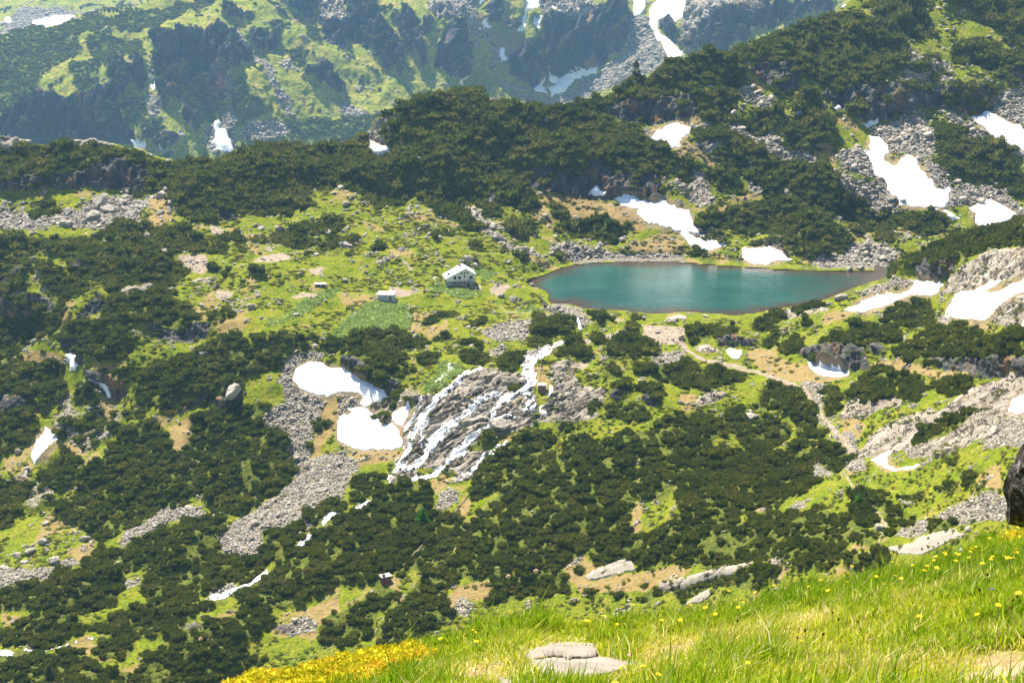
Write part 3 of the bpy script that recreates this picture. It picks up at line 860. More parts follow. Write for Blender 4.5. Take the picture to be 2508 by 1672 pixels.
BACK = """-200,330,D720 150,325,D720 300,335,D722 450,352,D730 600,350,D735 700,340,D742 840,320,D748 900,265,D752 1000,225,D762 1080,208,D772 1180,228,D775 1350,238,D778 1480,190,D790 1580,135,D800 1640,120,D805 1690,120,D812 1760,80,D825 1850,60,D840 1930,40,D855 2000,-20,D872 2200,-40,D890 2352,-40,D900 2600,-40,D900
-200,475,D682 100,475,D682 300,470,D684 100,545,D648 -200,545,D646 500,480,D668 700,450,D690 850,480,D672 1000,450,D695 1100,500,D676 1200,540,D662 1300,470,D692 1500,460,D700 1450,600,z1 1300,612,z.6 1600,590,z1.5 1640,560,z6 1800,590,z3 1900,600,z1.5 1950,560,z6 2000,500,z12 1600,330,z45 1700,250,D772 1850,450,D715 1950,400,D728 2090,420,D722 2000,280,D778 1980,190,D792 2300,300,D772 2300,420,D735 2352,150,D820 2290,500,D705 2600,450,D710 2200,540,D688 2050,600,D660 1250,640,z.3 2600,600,D680 2000,700,D640 1600,700,D600
1250,800,D560 2400,900,D600 400,900,D560"""
FRONT = """1250,690,z.4 1400,715,z.3 1700,712,z.6 1800,705,z2 1320,745,z-2 1000,800,z-7 1230,800,z-4 1220,840,z-7 1050,870,z-10 1080,980,z-21 920,1110,z-35 1100,1100,z-32 780,880,z-17 830,830,z-9 850,990,z-27 500,800,z-10 500,950,z-26 300,800,z-12 300,950,z-30 150,700,z-2 0,600,z2 0,750,z-20 0,900,z-34 0,1050,z-47 -200,600,z-8 -200,750,z-32 -200,1000,z-54 100,1000,z-42 200,900,z-30 300,1050,z-40 500,1080,z-40 650,1050,z-36 720,1000,z-31 600,1220,z-45 300,1250,z-53 50,1300,z-58 30,1150,z-54 300,1400,z-58 100,1540,z-63 600,1500,z-59 900,1500,z-54 720,1240,z-44 550,1340,z-51 880,1330,z-46 1200,1440,z-47 1050,1250,z-39 1300,1150,z-29 1500,1200,z-25 1300,950,z-16 1500,900,z-7 1700,1000,z-14 1800,1100,z-13 1900,850,z0 1950,1000,z-3 1600,1330,z-26 1450,1320,z-34 1800,1250,z-12 2000,1260,z0 2030,1150,z2 2250,1150,z17 2100,950,z8 2250,1000,z20 2300,800,z24 2100,830,z9 2050,720,z8 1700,780,z-1 1500,760,z-1 2250,650,z31 2150,690,z18 2352,517,D482 2200,578,D512 2050,643,D545 1900,693,D549 2600,420,D440 2600,900,z38 2600,1200,z40 2600,600,z60 300,1800,z-66 1200,1800,z-62 1800,1700,z-40 2200,1600,z-18 2600,1500,z10 1050,600,D640 2352,400,D490 1700,600,D600 1400,600,D600"""
FARP = """-200,420,D960 250,420,D960 600,420,D962 900,400,D985 1200,320,D1095 1500,320,D1095 1750,220,D1045 2000,100,D1090 0,330,D985 250,335,D983 500,340,D985 0,240,D1000 250,210,D1004 400,200,D1014 550,200,D1020 0,110,D1088 200,70,D1104 380,20,D1135 300,130,D1068 550,50,D1112 550,100,D1082 700,180,D1062 700,80,D1122 650,280,D1022 800,280,D1045 800,0,D1220 900,180,D1092 900,80,D1152 1000,200,D1112 1040,180,D1112 1040,50,D1152 1100,100,D1190 1200,240,D1160 1200,100,D1212 1300,190,D1186 1320,60,D1216 1300,0,D1252 1450,150,D1172 1500,60,D1222 1560,110,D1182 1550,0,D1282 1700,80,D1130 1750,20,D1152 1650,0,D1205 1900,0,D1152 -200,240,D1000 -200,100,D1088
0,-110,D1240 400,-110,D1260 800,-110,D1330 1300,-110,D1360 1700,-110,D1330 2100,-110,D1260 2600,-110,D1250 2600,100,D1090"""
BGP = """-200,95,D1460 0,92,D1460 130,50,D1510 300,12,D1560 0,0,D1610 250,-110,D1750 -200,-110,D1750 600,-110,D1750 600,100,D1480"""
CR = SW / 2352.0
FS = 2.0                        # the far range stands this much farther than first surveyed
def anchors(*txt):
    out = []
    for t in ' '.join(txt).split():
        a, b, c = t.split(',')
        u, v = float(a) * CR, float(b) * CR
        y = float(c[1:]) if c[0] == 'D' else (H - float(c[1:])) / Tv(v)
        out.append((u, v, math.log(y)))
    return np.array(out)
def tps_fit(A, lam=2e-3):
    P = A[:, :2] / 1000.0
    r2 = ((P[:, None] - P[None]) ** 2).sum(-1)
    K = np.where(r2 > 0, .5 * r2 * np.log(r2 + 1e-12), 0) + lam * np.eye(len(P))
    Q = np.c_[np.ones(len(P)), P]
    M = np.block([[K, Q], [Q.T, np.zeros((3, 3))]])
    return P, np.linalg.solve(M, np.r_[A[:, 2], 0, 0, 0])
def tps_eval(fit, u, v):
    P, c = fit
    out = np.empty(u.size)
    U, V = u.ravel() / 1000.0, v.ravel() / 1000.0
    for k in range(0, u.size, 20000):
        a, b = U[k:k + 20000], V[k:k + 20000]
        r2 = (a[:, None] - P[None, :, 0]) ** 2 + (b[:, None] - P[None, :, 1]) ** 2
        out[k:k + 20000] = (.5 * r2 * np.log(r2 + 1e-12)) @ c[:-3] + c[-3] + c[-2] * a + c[-1] * b
    return out.reshape(u.shape)

GS = 4.0                                            # step of the distance grid, photo pixels
GU = np.arange(-400, 2908 + 1, GS); GV = np.arange(-240, 1912 + 1, GS)
GUU, GVV = np.meshgrid(GU, GV)
def coarse(fit):
    cu, cv = np.arange(-400, 2940, 24.0), np.arange(-240, 1950, 24.0)
    A, B = np.meshgrid(cu, cv); Z = tps_eval(fit, A, B)
    # cubic resample to the fine grid
    def cub(Z, n_f, step):
        x = np.arange(n_f) * GS / step; i = np.clip(x.astype(int), 1, Z.shape[0] - 3); t = (x - i)[:, None]
        p0, p1, p2, p3 = Z[i - 1], Z[i], Z[i + 1], Z[i + 2]
        return p1 + .5 * t * (p2 - p0 + t * (2 * p0 - 5 * p1 + 4 * p2 - p3 + t * (3 * (p1 - p2) + p3 - p0)))
    return cub(cub(Z, len(GV), 24.0).T.copy(), len(GU), 24.0).T
def interp_line(P, u): return np.interp(u, P[:, 0], P[:, 1])
CREST = np.array([(-400, 690), (1170, 690), (1280, 705), (1500, 740), (1975, 742), (2050, 722), (2132, 693), (2140, 690), (2186, 677), (2271, 645), (2400, 592), (2508, 546), (2772, 448), (2950, 380)], float)
wdt = np.interp(GU, [-400, 1100, 1400, 1900, 2050, 3000], [90, 90, 50, 30, 5, 4])
mfront = smooth(-1, 1, (GVV - interp_line(CREST, GU)[None]) / wdt[None])
Lm = (1 - mfront) * coarse(tps_fit(anchors(COMMON, BACK))) + mfront * coarse(tps_fit(anchors(COMMON, FRONT)))
FBG = np.array([(-400, 140), (0, 94), (53, 84), (107, 67), (193, 45), (250, 34), (321, 21), (400, 0), (480, -20), (620, -60), (3000, -120)], float)
mbg = smooth(-1, 1, (GVV - interp_line(FBG, GU)[None]) / 5.0)
Lf = (1 - mbg) * coarse(tps_fit(anchors(BGP))) + mbg * coarse(tps_fit(anchors(FARP)))

def steepen(L, mask, slope, relax=110.0):
    """stand the masked rows up as faces of the given slope, then let the ground around recover"""
    T = Tv(GVV); dT = np.gradient(T, GS, axis=0)
    gv = np.gradient(L, GS, axis=0)
    tgt = -dT / (math.tan(math.radians(slope)) + T)
    d = np.where(gv < tgt, (tgt - gv) * mask, 0)
    rhs = np.zeros_like(L); rhs[1:-1] = (d[2:] - d[:-2]) / 2 * GS           # divergence * GS^2
    E = np.concatenate([rhs, rhs[::-1]], 0); E = np.concatenate([E, E[:, ::-1]], 1)
    n, m = E.shape
    ky = 2 - 2 * np.cos(2 * np.pi * np.arange(n) / n); kx = 2 - 2 * np.cos(2 * np.pi * np.arange(m // 2 + 1) / m)
    lam = (GS / relax) ** 2
    S = np.fft.irfft2(np.fft.rfft2(E) / -(ky[:, None] + kx[None] * 1.0 + lam), s=E.shape)
    return L + S[:L.shape[0], :L.shape[1]]
Wu, Wv = (fbm(uv3(GUU, GVV, 60.0), 3) - .5) * 26, (fbm(uv3(GUU, GVV, 60.0, 9.1), 3) - .5) * 26
KM, KF = samp(blur(MASK['mK'], 3), GUU + Wu, GVV + Wv), samp(blur(MASK['fK'], 3), GUU + Wu, GVV + Wv)
Lm = steepen(Lm, KM, 76)
Lf = steepen(Lf, KF, 78, 140) + math.log(FS)
# steep pine-grown flanks that the sun only grazes
SF = np.zeros((MH, MW), np.float32)
for o_, s_ in (('D', '-400,230 220,330 390,480 330,620 430,860 300,1240 200,1330 -400,1340'), ('D', '540,740 900,760 1010,900 900,1180 760,1250 590,1060'), ('D', '1040,1180 1640,1060 1660,1200 1300,1300 1040,1330'), ('G', '700,200 900,130 1440,200 1480,300 1260,330 820,330'), ('G', '60,150 560,60 600,200 240,330 60,330'), ('B', '1180,1120 1560,1040 2200,1100 2240,1340 1700,1360 1240,1300'), ('B', '0,1180 640,1240 1000,1240 1080,1400 700,1400 240,1370'), ('A', '1180,1290 1650,1330 2080,1260 2140,1430 1500,1530 1240,1500'), ('B', '240,960 1000,960 1100,1020 700,1060 300,1040'), ('C', '440,420 1500,500 1600,600 1200,640 600,640'), ('C', '700,960 1040,960 1000,1160 760,1080'), ('C', '480,1180 1180,1290 1280,1440 900,1480 540,1420'), ('F', '920,780 1390,760 1390,850 1000,860'), ('F', '1420,930 2000,800 2352,860 2352,940 1700,960 1300,1120'), ('F', '480,1180 920,1200 920,1310 560,1300'), ('G', '1600,880 1850,830 1850,960 1600,1010')):
    fill(pts(o_, s_), SF)
Lm = steepen(Lm, samp(blur(SF, 6), GUU + Wu, GVV + Wv), 61, 120)
# lake bed and shore
tv = np.maximum(Tv(GVV), 0.02)
lk = samp(blur(LK, 3), GUU, GVV); rim = samp(blur(LK, 12), GUU, GVV)
behind = 1 - mfront * (GUU > 1880)
wl = smooth(.0, .35, rim) * behind
zt = np.log((H - (.22 + .55 * (1 - smooth(0, .5, rim)))) / tv)
Lm = Lm * (1 - wl) + zt * wl
wb = smooth(.45, .6, lk)
Lm = Lm * (1 - wb) + np.log((H + 2.5) / tv) * wb

def gsamp(A, u, v):
    x = np.clip((u - GU[0]) / GS, 0, len(GU) - 1.001); y = np.clip((v - GV[0]) / GS, 0, len(GV) - 1.001)
    i, j = x.astype(int), y.astype(int); fx, fy = x - i, y - j
    return (A[j, i] * (1 - fx) + A[j, i + 1] * fx) * (1 - fy) + (A[j + 1, i] * (1 - fx) + A[j + 1, i + 1] * fx) * fy
def grid_normals(P):
    du = np.gradient(P, axis=1); dv = np.gradient(P, axis=0)
    n = np.cross(du, dv); n /= np.linalg.norm(n, axis=-1, keepdims=True) + 1e-9
    return np.where(n[..., 2:3] < 0, -n, n)
def strata(P, e1, e2, l1, l2, l3):
    e1 = np.array(e1, float) / np.linalg.norm(e1); e3 = np.cross(e1, np.array(e2, float)); e3 /= np.linalg.norm(e3); e2 = np.cross(e3, e1)
    return np.stack([P @ e1 / l1, P @ e2 / l2, P @ e3 / l3], -1)

# ------------------------------------------------------------------ middle terrain
cols = np.arange(-330, 2840, 2.3)
NR = 900
t = np.linspace(0, 1, NR)[:, None]
vs = interp_line(SKY_MID, cols)[None]
Vm = 1770 + (vs - 1770) * t
Um = np.broadcast_to(cols[None], Vm.shape)
Pm = world(Um, Vm, np.exp(gsamp(Lm, Um, Vm)))
WU = (fbm(uv3(Um, Vm, 40.0), 5, .6) - .5) * 44
WV = (fbm(uv3(Um, Vm, 40.0, 5.7), 5, .6) - .5) * 32
mk = {c: samp(MASKB['m' + c], Um + WU * wk, Vm + WV * wk).astype(np.float32) for c, wk in zip(EXCL, (.8, .5, .35, .4, .6, .8, .5, .8, .6))}
snow_m = samp(SNB, Um, Vm); lake_m = samp(LKB, Um, Vm); wat_m = samp(WTB, Um, Vm)
# loose pieces of every cover spill over each other
n1 = fbm(Pm / 7.0, 4); n2 = fbm(Pm / 2.2 + 30, 3)
n3 = fbm(Pm / 16.0 + 11, 3)
none = np.clip(1 - sum(mk.values()), 0, 1)
mk['C'] = np.maximum(mk['C'], smooth(.63, .68, n2) * smooth(.52, .58, n1) * .8 * np.clip(none + mk['G'] * .6 + mk['T'] * .8 + mk['P'] * .25 + mk['W'] * .7, 0, 1))
mk['T'] = np.maximum(mk['T'], smooth(.57, .68, n3) * .6 * (none + mk['G'] * .5))
rock_all = np.clip(mk['R'] + mk['K'] + mk['B'] * .8, 0, 1)
Nm = grid_normals(Pm)
def sm(a, k=2):
    for ax in (0, 1):
        a = (a + np.roll(a, 1, ax) + np.roll(a, -1, ax)) / 3
    return a if k <= 1 else sm(a, k - 1)
Nm = sm(Nm, 6); Nm /= np.linalg.norm(Nm, axis=-1, keepdims=True)
quiet = np.clip(1 - smooth(.1, .6, snow_m) - smooth(.02, .3, lake_m), 0.04, 1)
SLAB = strata(Pm, (.80, .32, .42), (0, -.6, .8), 9.0, 3.2, 1.1)
slabn = fbm(SLAB, 4, .55, True)
slab2 = fbm(strata(Pm, (.80, .32, .42), (0, -.6, .8), 22.0, 8.0, 5.0), 3, .5)
lw = slab2 * 7 + (n1 - .5) * .7; ledge = (np.floor(lw) + smooth(.72, 1.0, lw % 1) - lw) + .5          # ledges and risers
crag = fbm(strata(Pm, (0, .15, 1), (1, 0, 0), 9.0, 3.6, 3.6), 4, .55, True)
n4 = fbm(Pm / 30.0 + 3, 3); wild = np.interp(Pm[..., 1], [380, 520, 640], [.6, .85, 1.5]) * (1 + .7 * smooth(1000, 500, Um) * smooth(700, 800, Vm)) * (.35 + .65 * np.clip(mk['P'] + mk['K'] + mk['B'], 0, 1))
shl = 1 - smooth(0, .4, samp(blur(LK, 14), Um, Vm))
disp = ((n4 - .5) * 13 * wild + (n3 - .5) * 5.5 * wild) * shl + (n1 - .5) * 1.1 + (n2 - .5) * .35
disp += mk['R'] * (ledge * 2.0 + (n2 - .5) * .5)
disp += mk['K'] * (crag - .5) * 6.0
disp += mk['B'] * ((crag - .5) * 2.4 + (slabn - .5) * 1.2)
disp += mk['C'] * ((n2 - .5) * 1.5)
Pm = Pm + Nm * (disp * quiet)[..., None]
# water is carried in a shallow bed
# skirt that falls away behind the skyline and below the frame
dY = np.array([2, 5, 10, 18, 30, 48, 72, 105, 150, 205.])
back = Pm[-1][None] + np.stack([Pm[-1, :, 0][None] / Pm[-1, :, 1][None] * dY[:, None], dY[:, None] + 0 * cols[None], -.06 * dY[:, None] - .0016 * dY[:, None] ** 2 + 0 * cols[None]], -1)
PMall = np.concatenate([Pm, back], 0)
def pad_rows(a, n=len(dY)): return np.concatenate([a, np.repeat(a[-1:], n, 0)], 0)
me = np_mesh('terrain', PMall, quads=grid_quads(PMall.shape[0], len(cols)), smooth_on=True)
set_attr(me, 'cov_a', np.stack([pad_rows(np.clip(mk['R'] + mk['B'] * .55, 0, 1)), pad_rows(np.clip(mk['C'] + mk['B'] * .3, 0, 1)), pad_rows(mk['T'])], -1).reshape(-1, 3))
set_attr(me, 'cov_b', np.stack([pad_rows(mk['L']), pad_rows(mk['W']), pad_rows(mk['P'])], -1).reshape(-1, 3))
set_attr(me, 'cov_c', np.stack([pad_rows(mk['K']), pad_rows(np.clip(wat_m * .8 + smooth(.35, .7, lake_m), 0, 1)), pad_rows(smooth(.02, .5, samp(blur(SN, 8), Um, Vm)))], -1).reshape(-1, 3))
terrain = link('terrain', me)
tag(terrain, kind='structure')

def at_m(u, v):
    """points of the middle terrain under photo pixels (arrays)"""
    u = np.asarray(u, float); v = np.asarray(v, float)
    x = np.clip((u - cols[0]) / 2.3, 0, len(cols) - 1.001)
    vt = np.interp(u, SKY_MID[:, 0], SKY_MID[:, 1])
    y = np.clip((v - 1770) / (vt - 1770) * (NR - 1), 0, NR - 1.001)
    i, j = x.astype(int), y.astype(int); fx, fy = (x - i)[..., None], (y - j)[..., None]
    return (Pm[j, i] * (1 - fx) + Pm[j, i + 1] * fx) * (1 - fy) + (Pm[j + 1, i] * (1 - fx) + Pm[j + 1, i + 1] * fx) * fy

# ------------------------------------------------------------------ far mountains
NRF = 360
colf = np.arange(-330, 2840, 2.4)
Vf = 520 + (-190 - 520) * np.linspace(0, 1, NRF)[:, None] + 0 * colf[None]
Uf = np.broadcast_to(colf[None], Vf.shape)
Pf = world(Uf, Vf, np.exp(gsamp(Lf, Uf, Vf)))
WUf = (fbm(uv3(Uf, Vf, 34.0, 3.3), 5, .6) - .5) * 36
WVf = (fbm(uv3(Uf, Vf, 34.0, 8.8), 5, .6) - .5) * 28
fk = {c: samp(MASKB['f' + c], Uf + WUf * .5, Vf + WVf * .5).astype(np.float32) for c in EXCL}
Ps = Pf / FS
m1 = fbm(Ps / 14.0, 4); m2 = fbm(Ps / 4.5 + 30, 3); m3 = fbm(Ps / 40.0 + 7, 3)
fnone = np.clip(1 - sum(fk.values()), 0, 1)
fk['C'] = np.maximum(fk['C'], smooth(.62, .67, m2) * smooth(.5, .58, m1) * .8 * (fnone + .3 * fk['G']))
fk['P'] = np.maximum(fk['P'], smooth(.68, .71, m1) * .8 * fnone * (Uf < 1100))
fsn = samp(SNB, Uf, Vf)
Nf = sm(grid_normals(Pf), 5); Nf /= np.linalg.norm(Nf, axis=-1, keepdims=True)
fcrag = fbm(strata(Ps, (.25, .15, 1), (1, 0, 0), 44.0, 8.0, 9.0), 5, .6, True) ** 1.6
m5 = fbm(strata(Ps, (.2, .5, .8), (1, 0, 0), 60, 18, 30), 3, .5, True)
fdis = (m3 - .5) * 14 + (m1 - .5) * 2.5 + (m5 - .5) * 5 + (m2 - .5) * 1.4 + fk['K'] * (fcrag - .4) * 30 + fk['B'] * (fcrag - .4) * 15 + fk['C'] * (m2 - .5) * 2.5
Pf = Pf + FS * Nf * (fdis * np.clip(1 - smooth(.1, .6, fsn), .1, 1))[..., None]
dB = np.array([40, 120, 260, 460, 720.])
upb = Pf[-1][None] + np.stack([Pf[-1, :, 0][None] / Pf[-1, :, 1][None] * dB[:, None], dB[:, None] + 0 * colf[None], dB[:, None] * .55 + 0 * colf[None]], -1)
PFall = np.concatenate([Pf, upb], 0)
me = np_mesh('mountains', PFall, quads=grid_quads(PFall.shape[0], len(colf)), smooth_on=True)
pr = lambda a: pad_rows(a, len(dB))
set_attr(me, 'cov_a', np.stack([pr(np.clip(fk['B'] * .8 + fk['R'], 0, 1)), pr(fk['C']), pr(fk['T'])], -1).reshape(-1, 3))
set_attr(me, 'cov_b', np.stack([pr(fk['L']), pr(fk['W']), pr(fk['P'])], -1).reshape(-1, 3))
set_attr(me, 'cov_c', np.stack([pr(fk['K']), pr(fk['L'] * 0), pr(fsn * .5)], -1).reshape(-1, 3))
mountains = link('mountains', me)
tag(mountains, kind='structure')
def at_f(u, v):
    u = np.asarray(u, float); v = np.asarray(v, float)
    x = np.clip((u - colf[0]) / 2.4, 0, len(colf) - 1.001); y = np.clip((v - 520) / (-190 - 520) * (NRF - 1), 0, NRF - 1.001)
    i, j = x.astype(int), y.astype(int); fx, fy = (x - i)[..., None], (y - j)[..., None]
    return (Pf[j, i] * (1 - fx) + Pf[j, i + 1] * fx) * (1 - fy) + (Pf[j + 1, i] * (1 - fx) + Pf[j + 1, i + 1] * fx) * fy

# ------------------------------------------------------------------ near meadow slope under the camera
EDGE = np.array([(-500, 1900), (200, 1800), (460, 1740), (560, 1712), (700, 1672), (836, 1640), (980, 1606), (1100, 1582), (1211, 1556), (1350, 1540), (1480, 1536), (1560, 1530), (1700, 1524), (1822, 1506), (1932, 1462), (2060, 1436), (2132, 1430), (2200, 1418), (2347, 1375), (2439, 1325), (2508, 1312), (2900, 1230)], float)
NEAR = """1254,1672,D4.3 2508,1672,D3.9 0,1800,D5.0 -400,2000,D4.2 2900,1700,D3.6 1211,1556,D7.6 1560,1530,D7.9 1822,1506,D8.4 2060,1436,D9.4 2508,1312,D10.4 2900,1230,D11 560,1712,D6.3 836,1640,D6.9 2300,1500,D6.2 1800,1600,D5.3 700,1760,D5.4 1254,2200,D2.6 2508,2200,D2.3 300,2200,D2.9 2900,2200,D2.2 -400,2200,D3"""
def anch_src(txt):
    o = []
    for q in txt.split():
        a, b, c = q.split(','); o.append((float(a), float(b), math.log(float(c[1:]))))
    return np.array(o)
nfit = tps_fit(anch_src(NEAR), 1e-4)
coln = np.arange(-420, 2920, 12.0)
NRN = 200
ve = interp_line(EDGE, coln)[None]
Vn = 2300 + (ve - 2300) * np.linspace(0, 1, NRN)[:, None]
Un = np.broadcast_to(coln[None], Vn.shape)
Pn = world(Un, Vn, np.exp(tps_eval(nfit, Un, Vn)))
Pn[..., 2] += (fbm(Pn / .9, 3) - .5) * .10 + (fbm(Pn / .25 + 4, 2) - .5) * .03
dN = np.array([.25, .6, 1.1, 1.8, 3, 5, 9, 16, 28, 50, 85, 130, 180, 225.])
fall = .80 * dN + .10 * np.maximum(dN - 1, 0) * np.exp(-dN / 60.)
rr = dN[:, None] / Pn[-1, :, 1][None]
down = Pn[-1][None] + np.stack([Pn[-1, :, 0][None] * rr * 1.0, dN[:, None] + 0 * coln[None], -fall[:, None] + 0 * coln[None]], -1)
down[..., 2] += (fbm(down / 3.0, 3) - .5) * np.minimum(.5, dN * .03)[:, None]
PNall = np.concatenate([Pn, down], 0)
me = np_mesh('meadow_ground', PNall, quads=grid_quads(PNall.shape[0], len(coln)), smooth_on=True)
nW = samp(MASKB['nW'], Un, Vn); nT = np.clip(samp(blur(MASK['nT'], 6), Un, Vn) * 1.2 + .45 * smooth(.58, .66, fbm(Pn / .8 + 13, 3)) * (Vn > np.interp(Un, EDGE[:, 0], EDGE[:, 1]) + 40), 0, 1)
pn_ = lambda a: np.concatenate([a, np.zeros((len(dN), len(coln)))], 0)
set_attr(me, 'cov_a', np.stack([pn_(nW * 0), pn_(nW * 0), pn_(nT)], -1).reshape(-1, 3))
set_attr(me, 'cov_b', np.stack([pn_(nW * 0), pn_(nW), pn_(nW * 0)], -1).reshape(-1, 3))
ground = link('ground', me)
tag(ground, kind='structure')
def at_n(u, v):
    u = np.asarray(u, float); v = np.asarray(v, float)
    x = np.clip((u - coln[0]) / 12.0, 0, len(coln) - 1.001)
    vt = np.interp(u, EDGE[:, 0], EDGE[:, 1])
    y = np.clip((v - 2300) / (vt - 2300) * (NRN - 1), 0, NRN - 1.001)
    i, j = x.astype(int), y.astype(int); fx, fy = (x - i)[..., None], (y - j)[..., None]
    return (Pn[j, i] * (1 - fx) + Pn[j, i + 1] * fx) * (1 - fy) + (Pn[j + 1, i] * (1 - fx) + Pn[j + 1, i + 1] * fx) * fy

# a broad valley floor under everything, out to the hills
gx = np.linspace(-2900, 2900, 60); gy = np.linspace(-500, 4300, 50)
GX, GY = np.meshgrid(gx, gy)
GZ = -130 + (fbm(np.stack([GX / 300, GY / 300, 0 * GX], -1), 3) - .5) * 30
me = np_mesh('valley_floor', np.stack([GX, GY, GZ], -1), quads=grid_quads(50, 60), smooth_on=True)
vfloor = link('valley_terrain', me); tag(vfloor, kind='structure')
print('terrain built', round(time.time() - T0, 1))
# ------------------------------------------------------------------ ground materials
def ground_material(name, near=False, far=False):
    k = NB(name, 1.0, .0)
    a, b, c = (k.sep(k.attr(n)) for n in ('cov_a', 'cov_b', 'cov_c'))
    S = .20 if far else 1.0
    nA, nB_, nC = k.noise(.16 * S, 5), k.noise(.9 * S, 4, .6), k.noise(.05 * S, 3)
    fine = k.noise(3.2 * S, 3, .7)
    grass = k.ramp(nA, [(.25, (.095, .135, .009)), (.45, (.175, .208, .012)), (.6, (.235, .230, .020)), (.78, (.26, .21, .05))])
    grass = k.mix(k.ramp(nB_, [(.42, 0.0), (.64, .75)]), grass, (.060, .095, .014))
    grass = k.mix(k.ramp(fine, [(.62, 0.0), (.72, .5)]), grass, (.26, .22, .10))
    if far: grass = k.mix(1.0, grass, (1.45, 1.32, 2.4), 'MULTIPLY')  # far grass brightened and blued: stronger sun and haze painted into the colour
    tan = k.ramp(nB_, [(.25, (.20, .150, .045)), (.5, (.30, .215, .085)), (.75, (.36, .27, .13))])
    tan = k.mix(k.ramp(fine, [(.4, 0.0), (.7, .6)]), tan, (.17, .13, .055))
    lush = k.ramp(k.noise(1.1 * S, 4, .7), [(.3, (.15, .21, .025)), (.5, (.24, .31, .05)), (.68, (.34, .41, .17))])
    worn = k.ramp(nB_, [(.25, (.20, .155, .105)), (.5, (.31, .245, .18)), (.7, (.41, .345, .27))])
    floor = k.ramp(nB_, [(.3, (.045, .060, .012)), (.5, (.10, .125, .018)), (.7, (.19, .17, .05))])
    # bare rock with bedding streaks, joints, lichen and stains
    st = k.noise(.35 * S, 7, .7, stretch=(2.6, 1.4, .9), rot=(.35, -.45, .35))
    joint = k.noise(.8 * S, 5, .7, stretch=(4.0, 1.6, .7), rot=(.35, -.45, .35))
    warp = k.n.new('ShaderNodeVectorMath'); warp.operation = 'MULTIPLY_ADD'
    wn = k.n.new('ShaderNodeTexNoise'); wn.inputs['Scale'].default_value = .5 * S; wn.inputs['Detail'].default_value = 3
    k.L(k.pos(), wn.inputs['Vector']); k.L(wn.outputs['Color'], warp.inputs[0]); warp.inputs[1].default_value = (3.5 / S,) * 3
    wm = k.n.new('ShaderNodeMapping'); wm.vector_type = 'TEXTURE'; wm.inputs['Scale'].default_value = (5.0, 1.7, 1.2); wm.inputs['Rotation'].default_value = (.35, -.45, .35)
    k.L(k.pos(), wm.inputs[0]); k.L(wm.outputs[0], warp.inputs[2])
    crk = k.voro(.24 * S, 'Distance', 'DISTANCE_TO_EDGE', warp.outputs[0])
    blk = k.sep(k.voro(.24 * S, 'Color', 'F1', warp.outputs[0]))
    rock = k.ramp(st, [(.26, (.15, .125, .10)), (.40, (.29, .245, .19)), (.6, (.43, .37, .29)), (.8, (.52, .465, .385))])
    rock = k.mix(.35, rock, k.ramp(blk[0], [(0, (.22, .19, .155)), (1, (.52, .46, .385))]))
    rock = k.mix(k.ramp(crk, [(.02, .95), (.09, 0.0)]), rock, (.06, .05, .042))
    rock = k.mix(k.ramp(joint, [(.33, .95), (.40, 0.0)]), rock, (.09, .08, .07))
    rock = k.mix(k.ramp(k.noise(.11 * S, 4), [(.55, 0.0), (.7, .5)]), rock, (.38, .29, .18))
    rock = k.mix(k.ramp(k.noise(.5 * S, 5, .65), [(.62, 0.0), (.68, .7)]), rock, (.13, .15, .03))
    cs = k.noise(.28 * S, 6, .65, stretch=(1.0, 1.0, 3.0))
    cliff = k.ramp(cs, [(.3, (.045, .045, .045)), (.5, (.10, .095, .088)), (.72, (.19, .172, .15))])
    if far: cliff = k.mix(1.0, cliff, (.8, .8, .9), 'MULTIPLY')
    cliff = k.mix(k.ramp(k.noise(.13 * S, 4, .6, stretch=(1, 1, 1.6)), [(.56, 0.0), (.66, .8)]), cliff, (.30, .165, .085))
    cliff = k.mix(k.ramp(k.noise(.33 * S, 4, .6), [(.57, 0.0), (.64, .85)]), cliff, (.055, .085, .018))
    # scree: single stones by cells
    vc = k.sep(k.voro(1.15 * S, 'Color'))
    scree = k.ramp(vc[0], [(.0, (.15, .13, .105)), (.35, (.26, .23, .18)), (.7, (.36, .315, .25)), (1, (.45, .40, .325))])
    scree = k.mix(k.ramp(k.voro(1.15 * S, 'Distance', 'DISTANCE_TO_EDGE'), [(.02, 1.0), (.12, 0.0)]), scree, (.045, .042, .038))
    scree = k.mix(k.ramp(k.noise(.25 * S, 5, .65), [(.56, 0.0), (.66, .8)]), scree, (.20, .17, .07))
    def edge(x, w_=.22, amt=.5):         # ragged edge of a cover weight
        t_ = k.math('ADD', x, k.math('MULTIPLY', k.math('SUBTRACT', nB_, .5), amt))
        return k.ramp(t_, [(.5 - w_ / 2, 0.0), (.5 + w_ / 2, 1.0)])
    col = k.mix(edge(a[2]), grass, tan)
    col = k.mix(edge(b[0]), col, lush)
    col = k.mix(edge(b[2], .3), col, floor)
    col = k.mix(edge(a[1], .12, .8), col, scree)
    col = k.mix(edge(a[0], .12, .6), col, rock)
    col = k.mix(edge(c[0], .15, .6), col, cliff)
    col = k.mix(edge(b[1], .2, .4), col, worn)
    col = k.mix(k.math('MULTIPLY', edge(c[2], .3, .5), .75), col, (.27, .20, .125))     # bare silt round the snow
    col = k.mix(k.math('MULTIPLY', edge(c[1], .3, .3), .7), col, (.075, .062, .05))     # wet bed
    k.color(col)
    hb = k.math('ADD', k.math('MULTIPLY', fine, .5), k.math('MULTIPLY', nB_, 1.2))
    hb = k.math('ADD', hb, k.math('MULTIPLY', k.voro(1.15 * S), k.math('MULTIPLY', a[1], 1.2)))
    hb = k.math('ADD', hb, k.math('MULTIPLY', joint, k.math('MULTIPLY', k.math('ADD', a[0], c[0]), 2.2)))
    k.bump(hb, 3.0 if far else .55, .9)
    return k.m
mat_ground = ground_material('mountain_ground')
